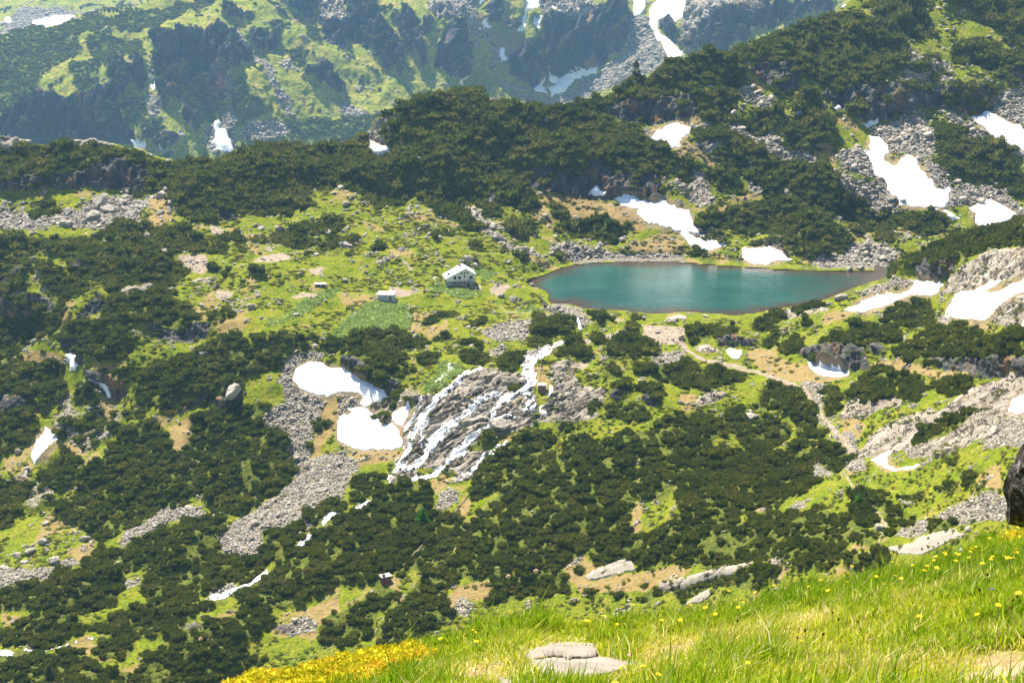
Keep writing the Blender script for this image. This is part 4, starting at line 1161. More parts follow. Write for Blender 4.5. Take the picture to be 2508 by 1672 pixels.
mat_far = ground_material('far_ground', far=True)
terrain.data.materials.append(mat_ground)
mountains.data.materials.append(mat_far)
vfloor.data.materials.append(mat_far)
k = NB('meadow_soil', .95, .1)
a, b = k.sep(k.attr('cov_a')), k.sep(k.attr('cov_b'))
n = k.noise(9, 5, .65)
c = k.ramp(n, [(.3, (.10, .13, .015)), (.5, (.20, .21, .03)), (.7, (.34, .27, .09))])
c = k.mix(a[2], c, k.ramp(n, [(.3, (.22, .15, .06)), (.7, (.42, .32, .17))]))
c = k.mix(b[1], c, k.ramp(n, [(.3, (.34, .22, .14)), (.7, (.52, .38, .27))]))
k.color(c); k.bump(k.noise(25, 4, .7), .03, 1)
ground.data.materials.append(k.m)

# ------------------------------------------------------------------ lake
k = NB('lake_water', .03, .5)
k.b.inputs['IOR'].default_value = 1.33
sh = k.sep(k.attr('shore'))  # shallow bed weight, also carries the painted cliff reflection in the east
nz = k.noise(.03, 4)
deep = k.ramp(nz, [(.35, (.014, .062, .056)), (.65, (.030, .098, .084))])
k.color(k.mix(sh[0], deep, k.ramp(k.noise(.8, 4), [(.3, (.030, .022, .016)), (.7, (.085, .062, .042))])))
k.bump(k.math('ADD', k.noise(1.1, 3, .6, stretch=(1.5, .6, 1)), k.math('MULTIPLY', k.noise(.25, 2), 1.5)), .10, .55)
mat_lake = k.m
lp = world(lake_poly[:, 0], lake_poly[:, 1], H / Tv(lake_poly[:, 1]))
cen = lp[:, :2].mean(0)
lo, hi = lp[:, :2].min(0) - 12, lp[:, :2].max(0) + 12
gx = np.arange(lo[0], hi[0], 1.2); gy = np.arange(lo[1], hi[1], 1.2)
GX, GY = np.meshgrid(gx, gy)
lu, lv = project(np.stack([GX, GY, 0 * GX], -1))
lkf = samp(LK, lu, lv); inside = samp(blur(LK, 8), lu, lv)
shore_refl = (1 - smooth(.50, .90, samp(blur(LK, 9), lu + (fbm(np.stack([GX, GY, 0 * GX], -1) / 9, 3) - .5) * 60, lv + (fbm(np.stack([GX, GY, 0 * GX], -1) / 9 + 4, 3) - .5) * 22)))
shore_refl = np.clip(np.maximum(shore_refl, .6 * smooth(1880, 2120, lu + (fbm(np.stack([GX, GY, 0 * GX], -1) / 14, 3) - .5) * 160)), 0, 1)  # east end: brown shallows plus the dark cliff reflection painted in
keep = (inside > .12)
q = grid_quads(len(gy), len(gx)); q = q[keep.ravel()[q].any(1)]
me = np_mesh('lake', np.stack([GX, GY, 0 * GX], -1), quads=q, smooth_on=True)
set_attr(me, 'shore', np.stack([shore_refl, shore_refl, shore_refl], -1).reshape(-1, 3))
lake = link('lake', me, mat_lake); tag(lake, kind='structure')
# ------------------------------------------------------------------ scatter tools
def cell_pick(P, W, n):
    """n random points on a grid surface, chance by world area times weight; returns points and fractional indices"""
    A = np.linalg.norm(np.cross(P[:-1, 1:] - P[:-1, :-1], P[1:, :-1] - P[:-1, :-1]), axis=-1)
    w_ = (A * np.maximum(W[:-1, :-1], 0)).ravel()
    tot = w_.sum()
    if n is None: return tot
    cdf = np.cumsum(w_) / tot
    c = np.searchsorted(cdf, rng.random(n)); j, i = np.divmod(c, P.shape[1] - 1)
    a, b = rng.random(n)[:, None], rng.random(n)[:, None]
    p = (P[j, i] * (1 - a) + P[j, i + 1] * a) * (1 - b) + (P[j + 1, i] * (1 - a) + P[j + 1, i + 1] * a) * b
    return p, j, i
def thin(p, r):
    """drop points closer than r (array) to an earlier one"""
    r = np.broadcast_to(r, (len(p),)); cell = {}; keep = []
    g = float(np.max(r)) if len(r) else 1
    for k in range(len(p)):
        x, y, z = p[k]; cx, cy = int(x // g), int(y // g); ok = True
        for ax in (cx - 1, cx, cx + 1):
            for ay in (cy - 1, cy, cy + 1):
                for q in cell.get((ax, ay), ()):
                    d = (p[q, 0] - x) ** 2 + (p[q, 1] - y) ** 2 + (p[q, 2] - z) ** 2
                    if d < r[k] * r[k]: ok = False; break
                if not ok: break
            if not ok: break
        if ok: keep.append(k); cell.setdefault((cx, cy), []).append(k)
    return np.array(keep, int)
def stamp(templates, loc, scl, rot, tint=None, tilt=None):
    """copies of triangle templates merged into one array pair (verts, tris, tint)"""
    Vs, Ts, Cs = [], [], []; off = 0
    which = rng.integers(0, len(templates), len(loc))
    for ti, (tv_, tt_, *tip_) in enumerate(templates):
        idx = np.nonzero(which == ti)[0]
        if not len(idx): continue
        c, s = np.cos(rot[idx])[:, None], np.sin(rot[idx])[:, None]
        S = scl[idx]
        x, y, z = tv_[None, :, 0] * S[:, :1], tv_[None, :, 1] * S[:, 1:2], tv_[None, :, 2] * S[:, 2:3]
        X, Y, Z = x * c - y * s, x * s + y * c, z
        if tilt is not None:
            Z = Z + X * tilt[idx, :1] + Y * tilt[idx, 1:2]
        Vv = np.stack([X + loc[idx, :1], Y + loc[idx, 1:2], Z + loc[idx, 2:3]], -1)
        n, m = Vv.shape[:2]
        Vs.append(Vv.reshape(-1, 3)); Ts.append((tt_[None] + (np.arange(n) * m)[:, None, None] + off).reshape(-1, 3))
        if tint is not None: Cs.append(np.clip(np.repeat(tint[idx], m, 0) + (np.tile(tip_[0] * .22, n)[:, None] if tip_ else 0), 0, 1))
        off += n * m
    return np.concatenate(Vs), np.concatenate(Ts), (np.concatenate(Cs) if tint is not None else None)

def ico(sub=1):
    bm = bmesh.new(); bmesh.ops.create_icosphere(bm, subdivisions=sub, radius=1)
    v = np.array([x.co[:] for x in bm.verts]); f = np.array([[q.index for q in x.verts] for x in bm.faces]); bm.free()
    return v, f
ICO1, ICO2, ICO3 = ico(1), ico(2), ico(3)
def bush_template(lobes, shoots, seed, length=.42, width=.12, up=.75, core=ICO1, flat=.75):
    """lumpy pine bush about 1 unit in radius: dark cores wrapped in many small needle shoots"""
    r = np.random.default_rng(seed); V, T = [], []; off = 0
    C = []
    for k in range(lobes):
        a = 2 * math.pi * k / lobes + r.uniform(-.5, .5); d = 0 if k == 0 and lobes > 3 else r.uniform(.35, .62)
        R = r.uniform(.36, .58); C.append((math.cos(a) * d, math.sin(a) * d, R * r.uniform(.35, .95) * flat, R))
    C = np.array(C)
    for x, y, z, R in C:
        v = core[0] * (R * .86, R * .86, R * .86 * flat) + (x, y, z)
        v = v + (r.random(v.shape) - .5) * .16 * R
        V.append(v); T.append(core[1] + off); off += len(v)
    per = r.choice(lobes, shoots, p=C[:, 3] ** 2 / (C[:, 3] ** 2).sum())
    d = r.normal(size=(shoots, 3)); d[:, 2] = np.abs(d[:, 2]) * .9 - .12; d /= np.linalg.norm(d, axis=1, keepdims=True)
    base = C[per, :3] + d * C[per, 3:] * (1, 1, flat) * r.uniform(.72, .98, (shoots, 1))
    dr = d * (1 - up) + np.array([0, 0, up]) + (r.random((shoots, 3)) - .5) * .7; dr /= np.linalg.norm(dr, axis=1, keepdims=True)
    sd_ = np.cross(dr, d + (0, 0, .25) + r.normal(0, .38, (shoots, 3))); sd_ /= np.linalg.norm(sd_, axis=1, keepdims=True)      # sprays lie along the bush surface
    ln = length * r.uniform(.6, 1.2, (shoots, 1)); wd_ = width * r.uniform(.7, 1.3, (shoots, 1))
    v = np.stack([base - sd_ * wd_, base + sd_ * wd_, base + dr * ln], 1).reshape(-1, 3)
    V.append(v); T.append(np.arange(shoots * 3).reshape(-1, 3) + off)
    tip = np.concatenate([np.full(off, -.5), np.tile([0, 0, 1.0], shoots)])  # tips lighter: new growth plus painted sunlight; cores darker: inner wood, painted shade
    return np.concatenate(V), np.concatenate(T), tip
def rock_template(seed, core=ICO1, rough=.28, flat=.7):
    r = np.random.default_rng(seed); v = core[0].copy()
    for _ in range(9 if len(v) > 100 else 6):                # cut flat facets
        n_ = r.normal(size=3); n_ /= np.linalg.norm(n_); h_ = r.uniform(.55, .85)
        d = v @ n_; v = v - np.maximum(d - h_, 0)[:, None] * n_
    v = v * r.uniform(.75, 1.25, 3) * (1, 1, flat)
    v += (r.random(v.shape) - .5) * rough * .25
    return v, core[1]

# ------------------------------------------------------------------ object materials
def leaf_material(name, cols_, trans=.25, spread=.5):
    k = NB(name, .8, .15)
    tn = k.sep(k.attr('tint'))
    n_ = k.noise(.9, 3, .6)
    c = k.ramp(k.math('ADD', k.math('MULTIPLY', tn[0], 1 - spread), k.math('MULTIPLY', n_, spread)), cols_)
    out = k.n['Material Output']; k.n.remove(k.b)
    d = k.n.new('ShaderNodeBsdfDiffuse'); t_ = k.n.new('ShaderNodeBsdfTranslucent'); mx = k.n.new('ShaderNodeMixShader')
    k.L(c, d.inputs[0]); k.L(c, t_.inputs[0]); mx.inputs[0].default_value = trans
    k.L(d.outputs[0], mx.inputs[1]); k.L(t_.outputs[0], mx.inputs[2]); k.L(mx.outputs[0], out.inputs[0])
    return k.m
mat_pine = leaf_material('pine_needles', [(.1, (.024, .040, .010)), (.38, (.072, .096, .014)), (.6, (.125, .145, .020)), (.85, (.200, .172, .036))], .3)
mat_low = leaf_material('juniper_leaves', [(.2, (.075, .100, .014)), (.5, (.125, .145, .020)), (.8, (.19, .17, .035))], .35)
mat_lush = leaf_material('herb_leaves', [(.2, (.19, .27, .04)), (.5, (.30, .40, .08)), (.8, (.44, .52, .24))], .5)
mat_grass = leaf_material('grass_blades', [(.1, (.15, .27, .012)), (.35, (.30, .41, .016)), (.55, (.50, .51, .03)), (.72, (.64, .53, .11)), (.9, (.78, .68, .38))], .5, .15)
k = NB('granite', .9, .15)
n_ = k.noise(1.4, 6, .65)
c = k.ramp(n_, [(.3, (.22, .19, .15)), (.5, (.34, .30, .24)), (.7, (.45, .40, .33))])
c = k.mix(k.ramp(k.noise(.7, 4), [(.58, 0.0), (.68, .7)]), c, (.20, .20, .13))
tn = k.sep(k.attr('tint')); c = k.mix(.55, c, k.mix(tn[0], (.14, .125, .10), (.52, .46, .38)))
k.color(c); k.bump(k.noise(2.5, 5, .7), .15, .8); mat_stone = k.m
k = NB('old_snow', .85, .2)
n_ = k.noise(.5, 5, .65, stretch=(1, 1.6, 1))
c = k.ramp(n_, [(.3, (.78, .77, .76)), (.6, (.88, .88, .89))])
c = k.mix(k.ramp(k.noise(.35, 6, .7), [(.60, 0.0), (.74, .45)]), c, (.52, .45, .37))
k.color(c); k.bump(k.noise(.8, 4, .6), .25, .6); mat_snow = k.m
k = NB('white_water', .35, .4)
k.color(k.ramp(k.noise(2.0, 4, .7), [(.25, (.70, .71, .71)), (.42, (.92, .91, .90))]))
k.bump(k.noise(3, 4, .7), .2, 1); mat_water = k.m

# ------------------------------------------------------------------ snow patches
def in_poly(poly, x, y):
    ins = np.zeros(np.shape(x), bool)
    for (ax, ay), (bx, by) in zip(poly, np.roll(poly, -1, 0)):
        if ay == by: continue
        c_ = (y > min(ay, by)) & (y <= max(ay, by)); ins ^= c_ & (x < (bx - ax) * (y - ay) / (by - ay) + ax)
    return ins
def resample(poly, stp):
    out = []
    for a_, b_ in zip(poly, np.roll(poly, -1, 0)):
        n_ = max(1, int(np.hypot(*(b_ - a_)) / stp)); out += [a_ + (b_ - a_) * k_ / n_ for k_ in range(n_)]
    return np.array(out)
def patch(poly, at, name, mat, t0=.25, t1=1.0, reach=3.0, jit=9.0, lump=.9, step_=(4.5, 3.0), lift=(0, -.25, .9), sink=1.6, crown=0.0, flat=0.0):
    """a sheet or slab with real thickness lying on the ground inside an outline"""
    ring = resample(poly, 3.0 if jit else step_[0])
    if jit: ring = ring + (np.stack([fbm(uv3(ring[:, 0], ring[:, 1], 7.0, 2.2), 3), fbm(uv3(ring[:, 0], ring[:, 1], 7.0, 7.7), 3)], -1) - .5) * jit + (np.stack([fbm(uv3(ring[:, 0], ring[:, 1], 24.0, 3.2), 2), fbm(uv3(ring[:, 0], ring[:, 1], 24.0, 8.7), 2)], -1) - .5) * jit * 1.2
    x0, y0 = ring.min(0); x1, y1 = ring.max(0)
    gx_, gy_ = np.meshgrid(np.arange(x0 + 1, x1, step_[0]), np.arange(y0 + 1, y1, step_[1]))
    P_ = np.stack([gx_.ravel(), gy_.ravel()], -1) + (rng.random((gx_.size, 2)) - .5) * 1.2
    P_ = P_[in_poly(ring, P_[:, 0], P_[:, 1])]
    if len(P_): P_ = P_[np.min(((P_[:, None] - ring[None]) ** 2).sum(-1), 1) > 2.2]
    vv, ee, ff, *_ = delaunay_2d_cdt([Vector(q) for q in np.concatenate([ring, P_])], [], [list(range(len(ring)))], 1, 1e-4)
    vv = np.array([q[:] for q in vv])
    db = np.min(((vv[:, None] - ring[None]) ** 2).sum(-1), 1) ** .5
    base = at(vv[:, 0], vv[:, 1])
    if flat:                                   # a slab spans the small bumps of the ground under it
        q_ = (vv[:, :2] - vv[:, :2].mean(0)) / 50; A_ = np.c_[np.ones(len(q_)), q_, q_ ** 2, q_[:, :1] * q_[:, 1:]]
        base = base * (1 - flat) + flat * (A_ @ np.linalg.lstsq(A_, base, rcond=None)[0])
    dm = db * base[:, 1] / F
    thick = t0 + t1 * smooth(0, reach, dm) * (1 - lump / 2 + lump * fbm(base / max(reach * 2.2, .1), 3)) + crown * (fbm(base / max(reach, .05) * .5, 3) - .5)
    top = base + np.array(lift) * thick[:, None]
    V_ = np.concatenate([top, base - np.array([0, -.25, 1]) * sink])
    n_ = len(vv); T_ = []; ed = {}
    for f_ in ff:
        f_ = list(f_)
        for k_ in range(1, len(f_) - 1): T_.append((f_[0], f_[k_], f_[k_ + 1]))
        for a_, b_ in zip(f_, f_[1:] + f_[:1]): ed[(a_, b_)] = 1
    T_ = np.array(T_)
    if np.cross(top[T_[:, 1]] - top[T_[:, 0]], top[T_[:, 2]] - top[T_[:, 0]])[:, 2].sum() < 0:
        T_ = T_[:, ::-1]; ed = {(b_, a_): 1 for a_, b_ in ed}
    Q_ = np.array([(b_, a_, a_ + n_, b_ + n_) for a_, b_ in ed if (b_, a_) not in ed])
    org = base.mean(0); org[2] = base[:, 2].min()
    me_ = np_mesh(name, V_ - org, tris=T_, quads=Q_, smooth_on=True)
    set_attr(me_, 'tint', np.full((len(V_), 3), .35))
    o_ = link(name, me_, mat); o_.location = org
    return o_
for poly, lab in snow_polys:
    cx, cy = poly.mean(0)
    far = cy < np.interp(cx, SKY_MID[:, 0], SKY_MID[:, 1]) - 2
    o = patch(poly, at_f if far else at_m, 'snow_patch', mat_snow, *((.8, 2.8, 6.0) if far else (.12, 1.3)))
    tag(o, lab, 'snow patch', 'old snow patches on the slopes')

# ------------------------------------------------------------------ running water
def running(kind, grow, soft, cut=.50, holes=1.0):
    """cells of the terrain that carry running water: ragged, braided, a hand's breadth above the rock"""
    m_ = np.zeros((MH, MW), np.float32)
    for k_, wd, line in water_lines:
        if k_ == kind: stroke(line, wd * grow, m_)
    m_ = samp(blur(m_, 2), Um + (fbm(uv3(Um, Vm, 22.0, 4.4), 3) - .5) * 12, Vm + (fbm(uv3(Um, Vm, 22.0, 6.4), 3) - .5) * 9)
    across, along = Um * .80 + Vm * .60, -Um * .60 + Vm * .80
    st_ = fbm(np.stack([across / 2.7, along / 46.0, 0 * Um], -1), 3, .6)
    on = (m_ * (1 - soft) + m_ * st_ * 2 * soft > cut) & (m_ > .16)
    on = on[:-1, :-1] & (rng.random((NR - 1, len(cols) - 1)) < holes)
    q_ = grid_quads(NR, len(cols)).reshape(NR - 1, len(cols) - 1, 4)[on]
    used_, inv = np.unique(q_, return_inverse=True)
    return Pm.reshape(-1, 3)[used_] + np.array([0, -.16, .22]) + (rng.random((len(used_), 3)) - .5) * (.1, .1, .22), inv.reshape(-1, 4)
V_, Q_ = running('cascade', 1.3, .95, .545, .93)
fall = tag(link('waterfall', np_mesh('waterfall', V_, quads=Q_, smooth_on=True), mat_water), 'white braided waterfall sliding down pale slabs below the lake outlet', 'waterfall')
V_, Q_ = running('stream', .9, .35, .48, .9)
tag(link('stream', np_mesh('stream', V_, quads=Q_, smooth_on=True), mat_water), kind='structure')

# ------------------------------------------------------------------ landmarks used in labels
MARKS = [(1130, 690, 'the white hut'), (944, 728, 'the small flat-roofed shed'), (1640, 660, 'the lake'), (1150, 1060, 'the waterfall'), (690, 1220, 'the grey scree fan'), (850, 950, 'the broad snow patch'), (2280, 1060, 'the big pale slab'), (2040, 1000, 'the stony hiking trail'), (2230, 430, 'the largest snowfield'), (1640, 340, 'the hollow snow patch'), (2200, 720, 'the snow bank on the spur'), (250, 500, 'the ridge boulder field'), (945, 1410, 'the chimney hut'), (1326, 945, 'the cascade hut'), (110, 1360, 'the lower left boulders'), (650, 1380, 'the lower stream'), (1600, 1400, 'the white tilted slab'), (1760, 560, 'the long snow streak'), (300, 700, 'the plateau edge'), (2300, 1220, 'the black rock'), (700, 640, 'the flat pale rocks'), (1420, 830, 'the outlet stream'), (1750, 870, 'the trail by the lake'), (500, 1000, 'the dark overhang'), (1500, 1180, 'the big pine thicket')]
used = {}
def place_words(u, v):
    d = sorted((math.hypot(u - a_, (v - b_) * 1.3), a_, b_, n_) for a_, b_, n_ in MARKS)[0]
    _, a_, b_, nm = d
    dx, dy = u - a_, (v - b_) * 1.3
    w_ = ('right of ' if dx > 0 else 'left of ') if abs(dx) > abs(dy) * 1.8 else ('below ' if dy > 0 else 'above ') if abs(dy) > abs(dx) * 1.8 else ('below and right of ' if dy > 0 and dx > 0 else 'below and left of ' if dy > 0 else 'above and right of ' if dx > 0 else 'above and left of ')
    return w_, nm, d[0]
def unique_labels(items, noun):
    """items: (u, v, size words); labels by landmark, side and closeness"""
    rec = []
    for i_, (u_, v_, sz) in enumerate(items):
        w_, nm, dd = place_words(u_, v_); rec.append([i_, sz, w_, nm, dd])
    out = [None] * len(items); ordw = ['nearest', 'second nearest', 'third nearest', 'fourth nearest', 'fifth nearest', 'sixth nearest', 'seventh nearest', 'eighth nearest', 'ninth nearest', 'tenth nearest', 'eleventh nearest', 'twelfth nearest']
    groups = {}
    for r_ in rec: groups.setdefault((r_[1], r_[2], r_[3]), []).append(r_)
    for (sz, w_, nm), rs in groups.items():
        rs.sort(key=lambda q: q[4])
        for k_, r_ in enumerate(rs):
            out[r_[0]] = f'{sz} {noun} {w_}{nm}' if len(rs) == 1 else f'{sz} {noun} {ordw[min(k_, 11)]} {w_}{nm}'
    return out

# ------------------------------------------------------------------ dwarf pine: countable clumps and one continuous thicket
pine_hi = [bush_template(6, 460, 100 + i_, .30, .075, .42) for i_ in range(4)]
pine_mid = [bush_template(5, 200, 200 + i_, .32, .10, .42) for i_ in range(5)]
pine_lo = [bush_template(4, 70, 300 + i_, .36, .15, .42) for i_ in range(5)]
inview = (Um > -160) & (Um < 2670)
clump_ids = np.zeros((MH, MW), np.float32); clump_list = []
for ln in SURVEY.strip().splitlines():
    k_, o_, s_ = ln.split(' ', 2)
    p_ = pts(o_, s_)
    if k_ == 'mP' and area(p_) < 1900 and p_[:, 0].min() > 5 and p_[:, 0].max() < SW - 5:
        vis = p_[:, 1].mean() < np.interp(p_[:, 0].mean(), EDGE[:, 0], EDGE[:, 1]) - 60
        if vis: clump_list.append(p_); fill(p_, clump_ids, len(clump_list))
HUTS = [(944, 1429, 26), (1327, 955, 22), (944, 735, 34), (1128, 690, 50), (784, 700, 24), (2040, 1072, 18), (923, 1530, 13)]
clear = np.ones(Um.shape)
for a_, b_, r_ in HUTS: clear[(np.abs(Um - a_) < r_) & (Vm > b_ - r_ * .7) & (Vm < b_ + r_ * 1.0)] = 0
wP = (mk['P'] > .5) * (snow_m < .2) * (wat_m < .25) * (lake_m < .04) * inview * clear
wP = wP * (mk['K'] < .5)
# a little pine clings to the cliffs and grows in the gaps
wP = np.maximum(wP, ((mk['K'] > .5) & (n1 > .62)) * .5 * inview)
wP = np.maximum(wP, ((mk['B'] > .5) & (n1 > .55)) * .6 * inview)
wP = wP * np.where((n2 < .36) | (fbm(Pm / 5.0 + 70, 3) < .355), .06, 1.0)
tot = cell_pick(Pm, wP, None)
pc, jj, ii = cell_pick(Pm, wP, int(min(60000, tot / 1.3)))
Dp = pc[:, 1]
rad = np.interp(Dp, [330, 450, 600, 750, 900], [1.05, 1.35, 1.7, 2.3, 2.8]) * np.exp(rng.normal(-.02, .30, len(pc)))
order = np.argsort(-rad + rng.random(len(rad)) * 1.0)
pc, rad, Dp = pc[order], rad[order], Dp[order]
kp = thin(pc, rad * np.interp(Dp, [400, 600], [1.04, .98])); pc, rad, Dp = pc[kp], rad[kp], Dp[kp]
pu, pv = project(pc)
cid = clump_ids[np.clip(((pv - MV0) / MS).astype(int), 0, MH - 1), np.clip(((pu - MU0) / MS).astype(int), 0, MW - 1)].astype(int)
print('pine bushes', len(pc), 'area', round(tot))
def bush_arrays(idx, tpl):
    n_ = len(idx); sc3 = np.stack([rad[idx] * rng.uniform(.9, 1.25, n_), rad[idx] * rng.uniform(.9, 1.25, n_), rad[idx] * rng.uniform(.85, 1.6, n_)], -1)
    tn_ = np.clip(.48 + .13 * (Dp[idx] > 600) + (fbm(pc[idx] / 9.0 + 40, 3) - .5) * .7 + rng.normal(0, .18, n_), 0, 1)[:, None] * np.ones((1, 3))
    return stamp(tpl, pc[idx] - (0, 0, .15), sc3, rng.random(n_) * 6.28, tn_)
items = []; objs = []
for c_ in range(1, len(clump_list) + 1):
    idx = np.nonzero(cid == c_)[0]; p_ = clump_list[c_ - 1]
    if len(idx) == 0: continue
    joined = [idx[np.argmax(rad[idx])]]; todo = set(idx.tolist()) - set(joined); grew = True
    while grew:
        grew = False
        for q_ in list(todo):
            if any(np.linalg.norm(pc[q_] - pc[w_]) < (rad[q_] + rad[w_]) * .85 for w_ in joined): joined.append(q_); todo.discard(q_); grew = True
    cid[list(todo)] = 0; idx = np.array(joined)
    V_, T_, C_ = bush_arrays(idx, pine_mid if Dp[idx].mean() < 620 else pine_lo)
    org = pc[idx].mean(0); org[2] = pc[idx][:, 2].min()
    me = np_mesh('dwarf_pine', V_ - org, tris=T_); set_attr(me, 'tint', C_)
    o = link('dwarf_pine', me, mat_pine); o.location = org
    w_, h_ = np.ptp(p_[:, 0]), np.ptp(p_[:, 1])
    sz = ('long flat' if w_ > 3.2 * h_ else 'tall rounded' if h_ > .9 * w_ else 'wide' if w_ > 55 else 'small rounded' if w_ < 30 else 'rounded')
    items.append((*p_.mean(0), sz + ' dark')); objs.append(o)
for o, lab in zip(objs, unique_labels(items, 'pine clump')):
    tag(o, lab, 'dwarf pine', 'separate dwarf pine clumps on the slopes')
rest = np.nonzero(cid == 0)[0]
near_, mid_, far_ = rest[Dp[rest] < 440], rest[(Dp[rest] >= 440) & (Dp[rest] < 610)], rest[Dp[rest] >= 610]
VV, TT, CC = [], [], []; off = 0
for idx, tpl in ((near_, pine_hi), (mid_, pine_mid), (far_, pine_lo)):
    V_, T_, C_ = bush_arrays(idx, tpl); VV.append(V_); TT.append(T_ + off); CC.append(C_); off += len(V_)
# the far slopes
wPf = (fk['P'] > .5) * np.where(m2 < .42, .1, 1.0) * (fsn < .2) * (Uf > -160) * (Uf < 2670) * (Vf > -30)
wPf = np.maximum(wPf, ((fk['K'] > .4) & (m1 > .64)) * .5 * (Vf > -30))
wPf = np.maximum(wPf, ((fk['G'] + fnone > .5) & (m2 > .64)) * .03 * (Vf > -30))
tot = cell_pick(Pf, wPf, None)
fp, _, _ = cell_pick(Pf, wPf, int(min(40000, tot / 8)))
fr = rng.uniform(2.4, 5.5, len(fp)); kp = thin(fp, fr * .9); fp, fr = fp[kp], fr[kp]
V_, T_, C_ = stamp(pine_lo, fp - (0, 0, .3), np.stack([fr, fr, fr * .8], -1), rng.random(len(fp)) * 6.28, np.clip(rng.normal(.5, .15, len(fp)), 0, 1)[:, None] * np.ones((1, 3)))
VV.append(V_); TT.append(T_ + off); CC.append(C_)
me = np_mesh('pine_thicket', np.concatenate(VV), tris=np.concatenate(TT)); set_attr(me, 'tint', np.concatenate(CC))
tag(link('pine_thicket', me, mat_pine), 'continuous dark green dwarf pine thicket covering the slopes and hills', 'thicket', kind='stuff')
print('far bushes', len(fp), 'tris', len(me.polygons), round(time.time() - T0, 1))

# ------------------------------------------------------------------ low juniper and bilberry cushions on the meadow, herbs
wL = np.clip(none + 1.3 * mk['R'] * (n1 > .60) + mk['G'] + mk['T'] * .25 + mk['P'] * .35, 0, 1) * (snow_m < .1) * (lake_m < .05) * inview * smooth(.44, .54, fbm(Pm / 12.0 + 50, 3)) * (mk['W'] < .2) * clear
tot = cell_pick(Pm, wL, None)
lp_, _, _ = cell_pick(Pm, wL, int(min(30000, tot / 3.0)))
lr = rng.uniform(.5, 1.5, len(lp_)) * np.interp(lp_[:, 1], [350, 700], [.8, 1.4]); kp = thin(lp_, lr * 1.1); lp_, lr = lp_[kp], lr[kp]
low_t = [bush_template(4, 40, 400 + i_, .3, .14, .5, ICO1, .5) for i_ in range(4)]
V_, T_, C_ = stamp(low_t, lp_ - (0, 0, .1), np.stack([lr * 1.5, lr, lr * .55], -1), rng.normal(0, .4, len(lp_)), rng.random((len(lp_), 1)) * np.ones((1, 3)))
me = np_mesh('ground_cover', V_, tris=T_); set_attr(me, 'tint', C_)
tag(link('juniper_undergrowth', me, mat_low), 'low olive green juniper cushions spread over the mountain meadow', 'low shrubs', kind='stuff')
wH = (mk['L'] > .15 + 1.1 * (n2 - .25)) * inview
hp, _, _ = cell_pick(Pm, wH, 5200)
herb_t = [bush_template(1, 14, 500 + i_, .5, .34, .35, ICO1, .5) for i_ in range(4)]
hr = rng.uniform(.35, .75, len(hp))
V_, T_, C_ = stamp(herb_t, hp, np.stack([hr, hr, hr], -1), rng.random(len(hp)) * 6.28, rng.random((len(hp), 1)) * np.ones((1, 3)))
me = np_mesh('herb_leaves', V_, tris=T_); set_attr(me, 'tint', C_)
tag(link('dock_leaves', me, mat_lush), 'broad bright green herb leaves growing rank around the huts and cascade', 'herbs', kind='stuff')

# ------------------------------------------------------------------ stones: the scree and the single boulders
rk_lo = [rock_template(600 + i_) for i_ in range(8)]
rk_hi = [rock_template(700 + i_, ICO3, .3, .72) for i_ in range(6)]
wC = np.clip(mk['C'] * np.where(n2 < .36, .15, 1.0) + mk['B'] * .35 + mk['W'] * .05 + none * .018 + mk['T'] * .04 + mk['G'] * .015 + mk['R'] * .03, 0, 1) * (snow_m < .25) * (lake_m < .1) * inview
n_c = 46000
sp_, _, _ = cell_pick(Pm, wC, n_c)
sr = np.interp(sp_[:, 1], [330, 480, 620, 800], [.26, .36, .55, .75]) * np.exp(rng.normal(0, .42, n_c)) * .9
order = np.argsort(-sr); sp_, sr = sp_[order], sr[order]
kp = thin(sp_, np.minimum(sr, 1.2) * 1.15); sp_, sr = sp_[kp], sr[kp]
su, sv_ = project(sp_)
vis = (su > 8) & (su < SW - 8) & (sv_ > 8) & (sv_ < np.interp(su, EDGE[:, 0], EDGE[:, 1]) - 55)
key = np.where(vis, sr / sp_[:, 1], 0); big = np.argsort(-key)[:150]
isb = np.zeros(len(sp_), bool); isb[big] = True
print('stones', len(sp_))
def stone_arrays(idx, tpl, grow=1.0):
    n_ = len(idx); s3 = np.stack([sr[idx] * rng.uniform(.8, 1.5, n_), sr[idx] * rng.uniform(.8, 1.2, n_), sr[idx] * rng.uniform(.7, 1.2, n_)], -1) * grow
    return stamp(tpl, sp_[idx] + np.stack([0 * sr[idx], 0 * sr[idx], sr[idx] * .15], -1), s3, rng.random(n_) * 6.28, rng.random((n_, 1)) * np.ones((1, 3)), rng.normal(0, .3, (n_, 2)))
V_, T_, C_ = stone_arrays(np.nonzero(~isb)[0], rk_lo)
# talus of the far slopes
wCf = np.clip(fk['C'] + fk['B'] * .25, 0, 1) * (fsn < .2) * (Uf > -100) * (Uf < 2610) * (Vf > -20)
tp, _, _ = cell_pick(Pf, wCf, 9000); tr = 1.5 * np.exp(rng.normal(0, .45, 9000))
V2, T2, C2 = stamp(rk_lo, tp, np.stack([tr * 1.3, tr, tr], -1), rng.random(9000) * 6.28, rng.random((9000, 1)) * np.ones((1, 3)))
me = np_mesh('scree', np.concatenate([V_, V2]), tris=np.concatenate([T_, T2 + len(V_)])); set_attr(me, 'tint', np.concatenate([C_, C2]))
tag(link('scree_rubble', me, mat_stone), 'loose grey scree stones filling the gullies and lake shores', 'scree', kind='stuff')
